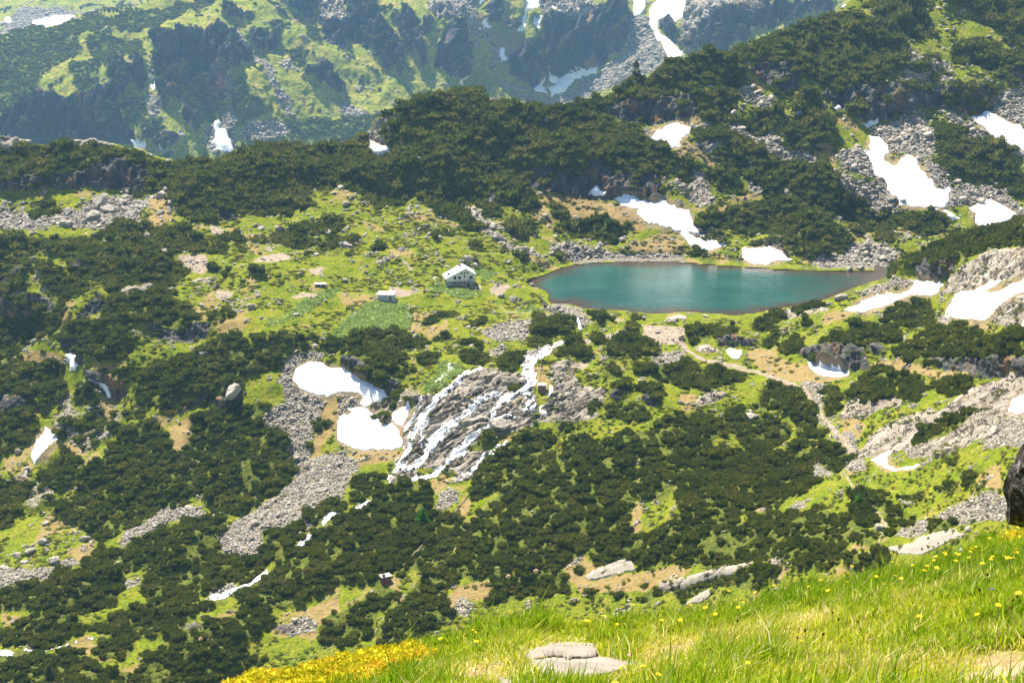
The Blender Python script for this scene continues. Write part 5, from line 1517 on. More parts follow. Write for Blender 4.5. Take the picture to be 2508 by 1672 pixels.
# boulders picked out by eye: photo pixel, half width in pixels, label
HAND = [(40, 1351, 13, 'tall pale boulder standing in the lower left corner group'), (108, 1325, 15, 'square grey boulder behind the tall pale boulder'), (75, 1345, 13, 'slanting boulder between the tall pale one and the square one'), (136, 1372, 19, 'largest rounded boulder of the lower left group'), (60, 1370, 10, 'dark low boulder under the tall pale boulder'), (208, 1316, 15, 'dark shaded boulder at the edge of the pine right of the corner group'), (228, 530, 21, 'dark pointed block in the boulder field under the ridge'), (240, 495, 22, 'largest pale block in the boulder field under the ridge'), (262, 513, 16, 'slanting block at the right end of the boulder field'), (310, 485, 16, 'slab-like block leaning at the end of the boulder field'), (82, 570, 9, 'small dark pyramid stone at the lower rim of the boulder field'), (1165, 657, 11, 'long pale boulder behind the white hut'), (1148, 642, 17, 'dark overgrown crag directly behind the white hut'), (1123, 729, 8, 'grey boulder on the grass in front of the white hut'), (846, 591, 16, 'big dark rock beside pine on the meadow far left of the hut'), (846, 680, 8, 'grey stone on the grass at the far left of the hut'), (725, 770, 8, 'dark stone in the lush herbs left of the shed'), (640, 778, 6, 'pale stone in the lush herbs left of the shed'), (617, 747, 15, 'flat layered boulder on the meadow edge'), (1016, 811, 9, 'pale boulder between pines below the lush herbs'), (1222, 1040, 24, 'big undercut block in the middle of the waterfall'), (1280, 930, 13, 'purple-grey boulder beside the upper cascade'), (1572, 935, 12, 'rounded boulder among pines right of the slabs'), (1302, 698, 8, 'boulder lying in the shallow water at the lake tip'), (2185, 485, 15, 'boulder resting on top of the largest snowfield'), (2212, 492, 8, 'small boulder at the lower rim of the largest snowfield'), (1457, 690, 6, 'small stone at the near lake shore'), (2120, 640, 11, 'pale boulder on the far right lake shore'), (2107, 655, 12, 'low boulder at the water on the far right shore'), (2080, 658, 11, 'flat boulder at the water beside the low one'), (2068, 571, 14, 'dark boulder on the slope behind the right end of the lake'), (2434, 1060, 19, 'rounded grey boulder on the slabs at the right edge'), (2060, 728, 15, 'overgrown boulder on the spur beside the lake end'), (1765, 876, 9, 'grey boulder beside the stony trail'), (2030, 745, 10, 'flat pale stone on the spur grass above the trail'), (2155, 1290, 17, 'half-buried boulder in the pine beside the lower trail'), (500, 862, 14, 'white flat boulder in the shade of the overhang'), (570, 956, 24, 'great dark boulder on the pine slope left of the broad snow patch'), (1840, 1012, 18, 'grey ledge rock under the pines near the trail')]
def boulder(p_, r_, lab, grp, s_):
    tv_, tt_ = rk_hi[s_ % len(rk_hi)]
    a_ = random.random() * 6.28
    V3 = np.stack([tv_[:, 0] * math.cos(a_) - tv_[:, 1] * math.sin(a_), tv_[:, 0] * math.sin(a_) + tv_[:, 1] * math.cos(a_), tv_[:, 2]], -1) * r_
    V3 += (fbm(V3 / r_ * 3 + s_ * 3.1, 3)[:, None] - .5) * .35 * r_ * V3 / (np.linalg.norm(V3, axis=1, keepdims=True) + 1e-6)
    me_ = np_mesh('boulder', V3, tris=tt_); set_attr(me_, 'tint', np.full((len(V3), 3), rng.uniform(.25, .8)))
    o_ = link('boulder', me_, mat_stone); o_.location = p_ + np.array([0, 0, r_ * .25])
    tag(o_, lab, 'boulder', grp)
for i_, (u_, v_, hw, lab) in enumerate(HAND):
    p_ = at_m(u_, v_ + hw * .35); boulder(p_, hw * p_[1] / F * 1.0, lab, 'boulders on the slopes and shores', i_)
lab_ = unique_labels([(su[b_], sv_[b_], 'grey') for b_ in big], 'boulder')
cnt = {}
for b_ in big:
    w_, nm, _ = place_words(su[b_], sv_[b_])
    boulder(sp_[b_], sr[b_] * 1.1, f'grey weathered boulder among the loose stones near {nm}', f'boulders near {nm}', int(b_))
# ------------------------------------------------------------------ buildings
def paint(name, col, rough=.7, spec=.3, var=.12, scale=3.0, metal=0.0):
    k = NB(name, rough, spec); n_ = k.noise(scale, 5, .65)
    lo_ = tuple(c_ * (1 - var) for c_ in col); hi_ = tuple(min(1, c_ * (1 + var)) for c_ in col)
    k.color(k.ramp(n_, [(.3, lo_), (.7, hi_)])); k.b.inputs['Metallic'].default_value = metal
    k.bump(k.noise(scale * 4, 4), .02, .4); return k.m
m_white = paint('whitewash', (.78, .77, .74), .8, .2, .06)
m_stonewall = NB('rubble_wall', .9, .2)
k = m_stonewall; c = k.ramp(k.sep(k.voro(2.2, 'Color'))[0], [(0, (.20, .19, .18)), (1, (.38, .36, .34))]); k.color(k.mix(k.ramp(k.voro(2.2, 'Distance', 'DISTANCE_TO_EDGE'), [(.02, 1.0), (.07, 0.0)]), c, (.42, .40, .37))); m_stonewall = k.m
m_darkstone = paint('brown_stone', (.15, .12, .105), .9, .1, .35, 2.5)
m_roof = paint('sheet_roof', (.66, .65, .66), .45, .5, .06, 1.2)
m_conc = paint('concrete', (.56, .50, .44), .9, .1, .12)
m_glass = paint('window_glass', (.02, .022, .026), .12, .6, .1)
m_frame = paint('window_frame', (.30, .18, .11), .6, .3)
m_red = paint('red_paint', (.26, .035, .025), .6, .3)
m_wood = paint('weathered_wood', (.23, .11, .055), .8, .2, .3)
m_steel = paint('galvanised_steel', (.35, .36, .37), .5, .5)
m_rust = paint('rusty_pipe', (.30, .20, .13), .7, .3, .3)
m_blue = paint('grey_blue_wall', (.46, .49, .50), .8, .2, .2, 1.0)

def bx(bm, x0, x1, y0, y1, z0, z1):
    v = [bm.verts.new(q) for q in ((x0, y0, z0), (x1, y0, z0), (x1, y1, z0), (x0, y1, z0), (x0, y0, z1), (x1, y0, z1), (x1, y1, z1), (x0, y1, z1))]
    for f_ in ((0, 3, 2, 1), (4, 5, 6, 7), (0, 1, 5, 4), (1, 2, 6, 5), (2, 3, 7, 6), (3, 0, 4, 7)): bm.faces.new([v[i_] for i_ in f_])
def prism(bm, prof, y0, y1):
    """profile in x,z pushed along y"""
    a_ = [bm.verts.new((x, y0, z)) for x, z in prof]; b_ = [bm.verts.new((x, y1, z)) for x, z in prof]
    bm.faces.new(a_); bm.faces.new(b_[::-1])
    for i_ in range(len(prof)):
        j_ = (i_ + 1) % len(prof); bm.faces.new((a_[j_], a_[i_], b_[i_], b_[j_]))
def cyl(bm, p0, p1, r0, r1=None, n_=10):
    p0, p1 = Vector(p0), Vector(p1); r1 = r0 if r1 is None else r1
    q_ = (p1 - p0).to_track_quat('Z', 'Y')
    a_ = [bm.verts.new(p0 + q_ @ Vector((math.cos(2 * math.pi * i_ / n_) * r0, math.sin(2 * math.pi * i_ / n_) * r0, 0))) for i_ in range(n_)]
    b_ = [bm.verts.new(p1 + q_ @ Vector((math.cos(2 * math.pi * i_ / n_) * r1, math.sin(2 * math.pi * i_ / n_) * r1, 0))) for i_ in range(n_)]
    bm.faces.new(a_[::-1]); bm.faces.new(b_)
    for i_ in range(n_):
        j_ = (i_ + 1) % n_; bm.faces.new((a_[i_], a_[j_], b_[j_], b_[i_]))
def part(name, mat, parent, fn, label=None, bevel=0):
    bm = bmesh.new(); fn(bm)
    bmesh.ops.recalc_face_normals(bm, faces=bm.faces)
    if bevel: bmesh.ops.bevel(bm, geom=list(bm.edges), offset=bevel, segments=1, affect='EDGES')
    me_ = bpy.data.meshes.new(name); bm.to_mesh(me_); bm.free()
    o_ = link(name, me_, mat, parent)
    if label: o_['label'] = label
    return o_
def window(parent, x, z, w_, h_, name='window', y=0.0):
    o_ = part(name, m_frame, parent, lambda bm: (bx(bm, x - w_ / 2 - .07, x + w_ / 2 + .07, y - .05, y + .02, z - h_ / 2 - .07, z + h_ / 2 + .07)))
    part('pane', m_glass, o_, lambda bm: [bx(bm, x - w_ / 2 + i_ * w_ / 2 + .02, x - w_ / 2 + (i_ + 1) * w_ / 2 - .02, y - .065, y - .045, z - h_ / 2, z + h_ / 2) for i_ in (0, 1)])
    part('sill', m_conc, o_, lambda bm: bx(bm, x - w_ / 2 - .12, x + w_ / 2 + .12, y - .14, y - .052, z - h_ / 2 - .14, z - h_ / 2 - .072))
    return o_

# --- the mountain hut
q0 = at_m(1094, 701); q1 = at_m(1160, 700)
base = np.array([q0[0], q0[1], min(q0[2], q1[2]) - .1])
hut = empty('mountain_hut', base, math.radians(9))
tag(hut, 'white two-storey mountain hut with stone ground floor and broad pale roof beside the lake', 'hut')
Wd, Dp_, ZL, ZR, ZA, XA, ZS = 11.9, 9.4, 4.1, 5.75, 8.1, 8.0, 2.85
part('foundation', m_conc, hut, lambda bm: (bx(bm, -.6, Wd + 2.6, -1.3, Dp_ + .3, -2.0, .12)))
part('stone_wall', m_stonewall, hut, lambda bm: bx(bm, 0, Wd, 0, Dp_, .12, ZS))
part('upper_wall', m_white, hut, lambda bm: prism(bm, [(-.06, ZS), (Wd + .06, ZS), (Wd + .06, ZR), (XA, ZA), (-.06, ZL)], -.06, Dp_ + .06))
def roofs(bm):
    t_ = .16
    sl = (ZA - ZL) / XA; sr_ = (ZA - ZR) / (Wd - XA)
    prism(bm, [(-.7, ZL - .7 * sl + .06), (XA, ZA + .06), (Wd + .75, ZR - .75 * sr_ + .06), (Wd + .75, ZR - .75 * sr_ + t_ + .06), (XA, ZA + t_ + .1), (-.7, ZL - .7 * sl + t_ + .06)], -.75, Dp_ + .6)
roof = part('roof', m_roof, hut, roofs)
slp = (ZA - ZL) / XA
def chim(bm, x, y, s_, h_):
    z_ = ZL + x * slp; bx(bm, x - s_, x + s_, y - s_, y + s_, z_ - .3, z_ + h_); bx(bm, x - s_ - .08, x + s_ + .08, y - s_ - .08, y + s_ + .08, z_ + h_, z_ + h_ + .1)
part('chimney', m_wood, roof, lambda bm: chim(bm, 6.6, 7.6, .33, 1.5))
part('chimney', m_wood, roof, lambda bm: chim(bm, 4.6, 3.2, .2, .7))
part('skylight', m_glass, roof, lambda bm: prism(bm, [(.9, ZL + .9 * slp + .26), (1.9, ZL + 1.9 * slp + .26), (1.9, ZL + 1.9 * slp + .32), (.9, ZL + .9 * slp + .32)], 2.6, 6.2))
hx = lambda x: (x - 590) / 18.09 * .169; hz = lambda y: (1290 - y) / 18.09 * .173
for x, y, w_, h_ in ((970, 845, .95, 1.2), (1180, 845, .95, 1.2), (1415, 790, .5, .75), (1280, 640, .5, .75), (1420, 640, .5, .75), (1550, 635, .5, .75)): window(hut, hx(x), hz(y), w_, h_, y=-.06)
window(hut, hx(1735), hz(830), 1.0, 1.1, y=-.06)
for x in (880, 995, 1150, 1265, 1420): window(hut, hx(x), hz(1085), .5, .75)
for yy in (1.6, 3.6, 5.8):          # windows of the long side wall
    o_ = part('window', m_frame, hut, lambda bm: bx(bm, -.1, -.055, yy, yy + .9, ZS + .25, ZS + 1.0)); part('pane', m_glass, o_, lambda bm: bx(bm, -.12, -.102, yy + .07, yy + .83, ZS + .32, ZS + .93))
d_ = part('door', m_glass, hut, lambda bm: bx(bm, hx(1550), hx(1635), -.09, .03, .12, 2.05), 'dark ground floor door')
part('handle', m_steel, d_, lambda bm: bx(bm, hx(1550) + .08, hx(1550) + .13, -.14, -.092, .95, 1.1))
part('balcony_door', m_red, hut, lambda bm: bx(bm, hx(1628), hx(1672), -.12, -.062, ZS + .12, ZS + 2.0), 'red balcony door')
bal = part('balcony', m_conc, hut, lambda bm: bx(bm, hx(1500), hx(1900) + .3, -1.25, -.063, ZS - .12, ZS + .06))
def rail(bm):
    x0, x1 = hx(1500) + .05, hx(1900) + .25
    for z_ in (.55, 1.05): bx(bm, x0, x1, -1.22, -1.17, ZS + z_, ZS + z_ + .05)
    n_ = 14
    for i_ in range(n_ + 1): x_ = x0 + (x1 - x0) * i_ / n_; bx(bm, x_ - .02, x_ + .02, -1.215, -1.175, ZS + .063, ZS + 1.05)
part('railing', m_steel, bal, rail)
part('porch_roof', m_white, hut, lambda bm: prism(bm, [(hx(1700), 2.1), (hx(1840), 2.1), (hx(1840), 2.2), (hx(1700), 2.2)], -.9, -.005))

# --- flat-roofed shed
p_ = at_m(944, 737)
shed = empty('shed', p_ + np.array([0, 0, .1]), math.radians(-3))
tag(shed, 'small flat-roofed shed with pale blue-grey wall standing in rank green herbs', 'shed')
part('wall', m_blue, shed, lambda bm: bx(bm, -3.3, 3.3, 0, 5.6, -1.0, 2.75))
part('roof', paint('roofing_felt', (.74, .66, .58), .9, .1, .06), shed, lambda bm: prism(bm, [(-3.65, 2.76), (3.65, 2.76), (3.65, 2.95), (-3.65, 2.95)], -.4, 6.0))
part('shutter', m_steel, shed, lambda bm: bx(bm, -.9, .5, -.06, -.003, 1.5, 2.3))
part('door', m_wood, shed, lambda bm: bx(bm, 1.6, 2.5, -.06, -.003, .2, 2.1))
p_ = at_m(968, 735)
drum = empty('water_drum', p_); tag(drum, 'white and red drum standing beside the flat-roofed shed', 'drum')
part('body', m_white, drum, lambda bm: (cyl(bm, (0, 0, -.2), (0, 0, 1.15), .45, n_=16), cyl(bm, (0, 0, .35), (0, 0, .41), .48, n_=16), cyl(bm, (0, 0, .78), (0, 0, .84), .48, n_=16)))
part('lid', m_red, drum, lambda bm: cyl(bm, (0, 0, 1.152), (0, 0, 1.24), .40, .36, 16))
p_ = at_m(1073, 700)
sb = empty('notice_board', p_, math.radians(-6)); tag(sb, 'blank white notice board on two posts left of the white hut', 'board')
part('panel', m_white, sb, lambda bm: bx(bm, -.55, .55, -.03, .03, .35, 1.35))
for x in (-.4, .4): part('post', m_wood, sb, lambda bm: bx(bm, x - .05, x + .05, .032, .12, -.4, 1.2))

# --- concrete shelter on the meadow
p_ = at_m(784, 707)
sh_ = empty('concrete_shelter', p_ + np.array([0, 0, -.15]), math.radians(4)); tag(sh_, 'low open concrete shelter on the meadow left of the huts', 'shelter')
part('roof', m_conc, sh_, lambda bm: bx(bm, -2.5, 2.5, 0, 3.2, 1.25, 1.55))
for x in (-2.3, 0, 2.0): part('wall', m_conc, sh_, lambda bm: bx(bm, x, x + .35, .25, 3.0, -.8, 1.246))
part('back_wall', m_conc, sh_, lambda bm: bx(bm, -2.3, 2.35, 3.004, 3.19, -.8, 1.245))

# --- stone hut at the cascade
p_ = at_m(1327, 962)
sh2 = empty('stone_hut', p_ + np.array([0, 0, -.3]), math.radians(-5)); tag(sh2, 'small brown stone hut with slanting slab roof beside the upper cascade', 'hut')
part('wall', m_darkstone, sh2, lambda bm: prism(bm, [(-1.35, -1.2), (1.35, -1.2), (1.3, 2.9), (-1.3, 2.9)], 0, 2.3))
part('roof', m_conc, sh2, lambda bm: [bm.faces.new([bm.verts.new(q_) for q_ in r_]) for r_ in ()] or bx(bm, -1.6, 1.6, -.35, 2.5, 2.902, 3.05))
part('door', m_wood, sh2, lambda bm: bx(bm, -.4, .35, -.08, -.003, 0, 1.6))

# --- stone hut with a chimney in the lower pines
p_ = at_m(944, 1429)
sh3 = empty('stone_hut', p_ + np.array([0, 0, .3]), math.radians(28)); tag(sh3, 'little stone hut with flat pale roof and chimney among the lower pines', 'hut')
part('wall', m_darkstone, sh3, lambda bm: bx(bm, -1.0, 1.9, 0, 2.1, -1.2, 2.1))
rf3 = part('roof', m_conc, sh3, lambda bm: bx(bm, -1.25, 2.15, -.25, 2.35, 2.104, 2.27))
part('chimney', m_darkstone, rf3, lambda bm: (bx(bm, -.85, -.1, -.1, .55, 2.275, 3.0), bx(bm, -.92, -.03, -.17, .62, 3.004, 3.08)))
part('door', m_red, sh3, lambda bm: bx(bm, -.7, .1, -.07, -.003, .0, 1.7))

# --- signs and boxes by the trail
p_ = at_m(1535.5, 773)
sg = empty('trail_sign', p_); tag(sg, 'trail post with a white and a reddish board at the near lake shore', 'sign')
part('post', m_wood, sg, lambda bm: bx(bm, -.06, .06, -.06, .06, -.4, 2.0))
part('board', m_white, sg, lambda bm: bx(bm, -.45, .45, -.11, -.063, 1.55, 1.95), 'white upper board')
part('board', paint('faded_red', (.55, .30, .22), .8), sg, lambda bm: bx(bm, -.45, .45, -.11, -.063, .85, 1.2), 'reddish lower board')
p_ = at_m(1577, 785)
bn = empty('wooden_box', p_); tag(bn, 'upright brown wooden box with grey lid standing beside the trail', 'box')
part('body', m_wood, bn, lambda bm: bx(bm, -.5, .5, -.45, .45, -.3, 1.15))
part('lid', m_steel, bn, lambda bm: bx(bm, -.6, .6, -.55, .55, 1.153, 1.32))
def pipe(a_, b_, lab, r_=.12):
    us = np.linspace(a_[0], b_[0], 14); vs_ = np.linspace(a_[1], b_[1], 14)
    P_ = at_m(us, vs_); P_[:, 2] = np.maximum(P_[:, 2], np.linspace(P_[0, 2], P_[-1, 2], 14)) + .5
    bm = bmesh.new()
    for p0, p1 in zip(P_[:-1], P_[1:]): cyl(bm, p0 - P_[0], p1 - P_[0], r_, n_=8)
    me_ = bpy.data.meshes.new('pipe'); bm.to_mesh(me_); bm.free()
    o_ = link('pipe', me_, m_rust); o_.location = P_[0]; tag(o_, lab, 'pipe')
ph = lambda x, y: (836 + x / 2.8, 1112 + y / 2.8)
pipe(ph(745, 415), ph(872, 285), 'short rusty pipe on the bare slope below the waterfall', .16)
pipe(ph(415, 750), ph(552, 608), 'long rusty pipe running down to the little stone hut with a chimney', .16)
pipe((1327, 875), (1321, 936), 'thin rusty pipe coming down to the stone hut at the cascade', .1)

# ------------------------------------------------------------------ slabs that stand clear of the slope
tile = lambda o_, s_: pts(o_, s_)
for nm_, o_, s_, lab in (('rock_slab', 'I', '1400,655 1560,618 1660,570 1880,532 1960,568 1830,625 1660,700 1500,690', 'large smooth pale slab rising just behind the meadow edge'),
                         ('rock_slab', 'I', '-60,905 120,800 250,765 400,735 525,715 340,800 130,850 0,900', 'long low pale slab running between two pine thickets'),
                         ('rock_slab', 'H', '1670,845 1720,800 1880,740 1985,712 2008,780 1860,825 1700,858', 'tilted white slab with a dark undercut edge on the dry slope'),
                         ('rock_slab', 'E', '2225,640 2250,612 2360,610 2360,640 2260,650', 'flat white-topped block on the near lake shore'),
                         ('rock_slab', 'I', '30,1030 60,990 190,905 200,940 160,990', 'narrow pale slab peeping over the middle of the meadow edge')):
    tag(patch(tile(o_, s_), at_m, nm_, mat_stone, .3, .5, 1.8, 7.0, .3, (3.0, 2.0), (0, -.35, .9), 2.5, .25, .85), lab, 'rock')

# ------------------------------------------------------------------ trees and odd shrubs
m_bark = paint('bark', (.12, .09, .07), .9, .1, .3)
mat_bright = leaf_material('larch_needles', [(.2, (.03, .13, .012)), (.5, (.06, .21, .02)), (.8, (.12, .28, .03))], .4)
def conifer(p_, h_, r_, lab, mat, dense=260, grp=None):
    root = empty('conifer_tree', p_); tag(root, lab, 'tree', grp)
    part('trunk', m_bark, root, lambda bm: [cyl(bm, (0, 0, -.3 + h_ * i_ / 6), (0, 0, -.3 + h_ * (i_ + 1) / 6), .035 * h_ * (1 - i_ / 6.6), .035 * h_ * (1 - (i_ + 1) / 6.6), 7) for i_ in range(6)])
    n_ = dense; z_ = h_ * (.08 + .92 * rng.random(n_) ** 1.3); a_ = rng.random(n_) * 6.28
    R_ = r_ * (1 - z_ / (h_ * 1.03)) ** .8 * rng.uniform(.35, 1.1, n_) * (1 + .25 * np.sin(z_ * 9 / h_ * 2))
    c_ = np.stack([np.cos(a_) * R_, np.sin(a_) * R_, z_ - R_ * .25], -1)
    d_ = np.stack([np.cos(a_), np.sin(a_), rng.uniform(-.3, .5, n_)], -1) + rng.normal(0, .25, (n_, 3)); d_ /= np.linalg.norm(d_, axis=1, keepdims=True)
    s_ = np.cross(d_, rng.normal(size=(n_, 3))); s_ /= np.linalg.norm(s_, axis=1, keepdims=True)
    L_ = h_ * .13 * rng.uniform(.6, 1.3, (n_, 1))
    V_ = np.stack([c_ - s_ * L_ * .33, c_ + s_ * L_ * .33, c_ + d_ * L_], 1).reshape(-1, 3)
    me_ = np_mesh('crown', V_, tris=np.arange(n_ * 3).reshape(-1, 3)); set_attr(me_, 'tint', np.repeat(rng.random((n_, 1)), 3, 0) * np.ones((1, 3)))
    link('crown', me_, mat, root)
conifer(at_m(1031, 1272), 5.6, 2.3, 'bright green young tree standing in dark pines below the waterfall', mat_bright, 520)
conifer(at_m(121, 1668), 6.0, 1.3, 'small dark pointed spruce at the bottom left edge of the pines', mat_pine, 500)
conifer(at_m(1559, 190), 8.5, 2.6, 'lone pointed spruce breaking the skyline of the dark hill', mat_pine, 420)
conifer(at_m(384, 1516), 4.2, 1.1, 'narrow dark spruce rising from the lower left thicket', mat_pine, 380)
conifer(at_m(2106, 1248), 3.6, 1.7, 'pale green young tree beside the lower stony trail', mat_bright, 340)
m_twig = paint('grey_twigs', (.30, .25, .24), .9, .1, .3)
def dead_shrub(p_, r_, lab):
    n_ = 380; d_ = rng.normal(size=(n_, 3)); d_[:, 2] = np.abs(d_[:, 2]) * .7; d_ /= np.linalg.norm(d_, axis=1, keepdims=True)
    b_ = d_ * rng.uniform(.1, .6, (n_, 1)) * r_; s_ = np.cross(d_, rng.normal(size=(n_, 3))); s_ /= np.linalg.norm(s_, axis=1, keepdims=True)
    t_ = b_ + d_ * r_ * rng.uniform(.3, .6, (n_, 1)) + rng.normal(0, .12 * r_, (n_, 3))
    V_ = np.stack([b_ - s_ * .05, b_ + s_ * .05, t_], 1).reshape(-1, 3) * (1.6, 1, .75)
    o_ = link('dead_shrub', np_mesh('dead_shrub', V_, tris=np.arange(n_ * 3).reshape(-1, 3)), m_twig); o_.location = p_; tag(o_, lab, 'shrub')
dead_shrub(at_m(200, 650), 4.6, 'big bare grey shrub at the rim of the plateau')
dead_shrub(at_m(480, 1548), 3.2, 'leafless grey shrub beside the lower left grass strip')
dead_shrub(at_m(700, 1540), 2.4, 'small leafless grey shrub on the dry slope at the bottom')

# ------------------------------------------------------------------ hikers
def cloth(name, c_): return paint(name, c_, .9, .1, .1, 8)
m_skin = paint('skin', (.50, .31, .22), .6, .3, .05)
m_hair = paint('hair', (.05, .035, .025), .8, .2, .2)
def person(p_, rz, h_, top, legs, lab, pose='walk', pack=None):
    root = empty('person', p_, rz); tag(root, lab, 'person')
    if pose == 'walk':
        J = dict(pel=(0, 0, .93), che=(0, .03, 1.22), nek=(0, .04, 1.46), hea=(0, .02, 1.60), kl=(-.1, -.12, .52), fl=(-.1, -.05, .09), tl=(-.1, -.20, .04), kr=(.1, .05, .50), fr=(.1, .25, .12), tr=(.1, .12, .04), sl=(-.19, .04, 1.40), el=(-.26, .10, 1.12), hl=(-.24, -.06, .92), sr=(.19, .04, 1.40), er=(.27, -.02, 1.12), hr=(.24, -.18, .98))
    else:
        J = dict(pel=(0, .1, .42), che=(0, .08, .72), nek=(0, .03, .95), hea=(0, -.01, 1.09), kl=(-.14, -.30, .46), fl=(-.13, -.36, .08), tl=(-.13, -.50, .04), kr=(.14, -.30, .46), fr=(.13, -.36, .08), tr=(.13, -.50, .04), sl=(-.19, .05, .90), el=(-.27, -.04, .66), hl=(-.18, -.22, .52), sr=(.19, .05, .90), er=(.27, -.04, .66), hr=(.18, -.22, .52))
    R_ = dict(pel=.15, che=.165, nek=.055, hea=.105, kl=.07, fl=.045, tl=.04, kr=.07, fr=.045, tr=.04, sl=.065, el=.045, hl=.035, sr=.065, er=.045, hr=.035)
    E_ = [('pel', 'che'), ('che', 'nek'), ('nek', 'hea'), ('pel', 'kl'), ('kl', 'fl'), ('fl', 'tl'), ('pel', 'kr'), ('kr', 'fr'), ('fr', 'tr'), ('che', 'sl'), ('sl', 'el'), ('el', 'hl'), ('che', 'sr'), ('sr', 'er'), ('er', 'hr')]
    def skin(name, keys, grow, mat, cut=None):
        ks = [q_ for q_ in J if q_ in keys]; me_ = bpy.data.meshes.new(name)
        me_.from_pydata([Vector(J[q_]) * h_ / 1.7 for q_ in ks], [(ks.index(a_), ks.index(b_)) for a_, b_ in E_ if a_ in ks and b_ in ks], [])
        o_ = link(name, me_, mat, root)
        m1_ = o_.modifiers.new('skin', 'SKIN'); m1_.use_smooth_shade = True
        for i_, q_ in enumerate(ks):
            r__ = R_[q_] * h_ / 1.7 * grow; me_.skin_vertices[0].data[i_].radius = (r__, r__ * .85)
        me_.skin_vertices[0].data[0].use_root = True
        o_.modifiers.new('sub', 'SUBSURF').render_levels = 2
        return o_
    skin('body', list(J), 1.0, m_skin)
    skin('jacket', ['pel', 'che', 'sl', 'sr', 'el', 'er'], 1.14, top)
    skin('trousers', ['pel', 'kl', 'kr', 'fl', 'fr'], 1.16, legs)
    hd = np.array(J['hea']) * h_ / 1.7
    part('hair', m_hair, root, lambda bm: bmesh.ops.create_icosphere(bm, subdivisions=2, radius=.118 * h_ / 1.7, matrix=Matrix.Translation(hd + (0, .02, .035))))
    if pack:
        c_ = np.array(J['che']) * h_ / 1.7
        part('backpack', pack, root, lambda bm: bx(bm, c_[0] - .16, c_[0] + .16, c_[1] + .16, c_[1] + .36, c_[2] - .2, c_[2] + .28), bevel=.05)
person(at_m(2037.5, 1075), math.radians(20), 1.35, cloth('teal_jacket', (.02, .20, .20)), cloth('dark_trousers', (.03, .03, .035)), 'hiker in a teal top walking on the stony trail beside the big pale slab')
person(at_m(2052, 1079), math.radians(-30), 1.7, cloth('lilac_shirt', (.42, .40, .62)), cloth('grey_trousers', (.16, .16, .18)), 'hiker in a pale lilac shirt sitting on the stones beside the trail', 'sit')
person(at_m(923.5, 1536), math.radians(190), 1.72, cloth('crimson_jacket', (.22, .02, .045)), cloth('black_trousers', (.02, .018, .022)), 'hiker in a crimson jacket on the narrow path through the lower pines', 'walk', cloth('dark_pack', (.06, .012, .025)))
# ------------------------------------------------------------------ the near meadow: stones, grass, flowers
k = NB('pale_flagstone', .9, .15)
n_ = k.noise(6, 6, .65); c = k.ramp(n_, [(.3, (.19, .16, .13)), (.6, (.29, .25, .205)), (.8, (.36, .315, .27))])
c = k.mix(k.ramp(k.noise(5, 5, .7), [(.58, 0.0), (.66, .6)]), c, (.42, .28, .12)); k.color(c); k.bump(k.noise(18, 5, .7), .012, .8); mat_flag = k.m
for s_, lab in (('1225,1385 1330,1345 1440,1328 1580,1322 1725,1322 1755,1370 1740,1415 1600,1419 1450,1416 1320,1428', 'flat pale flagstone sunk in the grass, the upper of two'),
                ('1285,1438 1450,1423 1620,1427 1745,1421 1860,1422 2060,1440 1930,1480 1780,1515 1600,1530 1370,1518', 'flat pale flagstone sunk in the grass, the lower of two'),
                ('1080,1568 1180,1552 1330,1556 1440,1566 1430,1640 1090,1640', 'flat pale stone cut off by the lower edge of the view')):
    tag(patch(pts('H', s_), at_n, 'flagstone', mat_flag, .022, .012, .03, 3.0, .1, (7, 4), (0, -.1, 1), .1, .006), lab, 'stone')
k = NB('black_lichen_rock', .95, .1)
c = k.ramp(k.noise(14, 6, .7, stretch=(1, 1, .5), rot=(.3, .5, 0)), [(.35, (.012, .011, .010)), (.52, (.05, .042, .036)), (.60, (.16, .145, .13)), (.70, (.45, .43, .40))])
k.color(c); k.bump(k.noise(16, 6, .75), .03, 1); mat_black = k.m
Yb = 11.2; b0 = world(2492, 1248, Yb)
tv_, tt_ = rock_template(911, ICO3, .3, 1.5)
V_ = tv_ * (.26, .25, .30); V_ += (fbm(V_ * 9, 4)[:, None] - .5) * .2 * tv_ + (fbm(V_ * 30, 3)[:, None] - .5) * .06 * tv_
hh = (V_[:, 2] - V_[:, 2].min()) / np.ptp(V_[:, 2]); V_[:, 0] *= 1.1 - .25 * hh; V_[:, 0] += .05 * hh
me = np_mesh('black_rock', V_, tris=tt_)
o = link('black_rock', me, mat_black); o.location = world(2520, 1176, Yb); tag(o, 'upright black lichen-covered rock at the right edge above the meadow', 'rock')

wx_n = (Un > -120) & (Un < 2640) & (Vn < 1790)
def n_uv(p): return project(p)
NB_ = 165000
GOLD = np.array([(450, 1750), (520, 1712), (600, 1676), (700, 1650), (830, 1622), (930, 1604), (1000, 1610), (960, 1660), (780, 1740), (600, 1800)], float)
gW = np.where(wx_n & ~in_poly(GOLD, Un, Vn), 1.0, 0) * (1 - nW) * (1 - .7 * nT)
gp, gj, gi = cell_pick(Pn, gW, NB_)
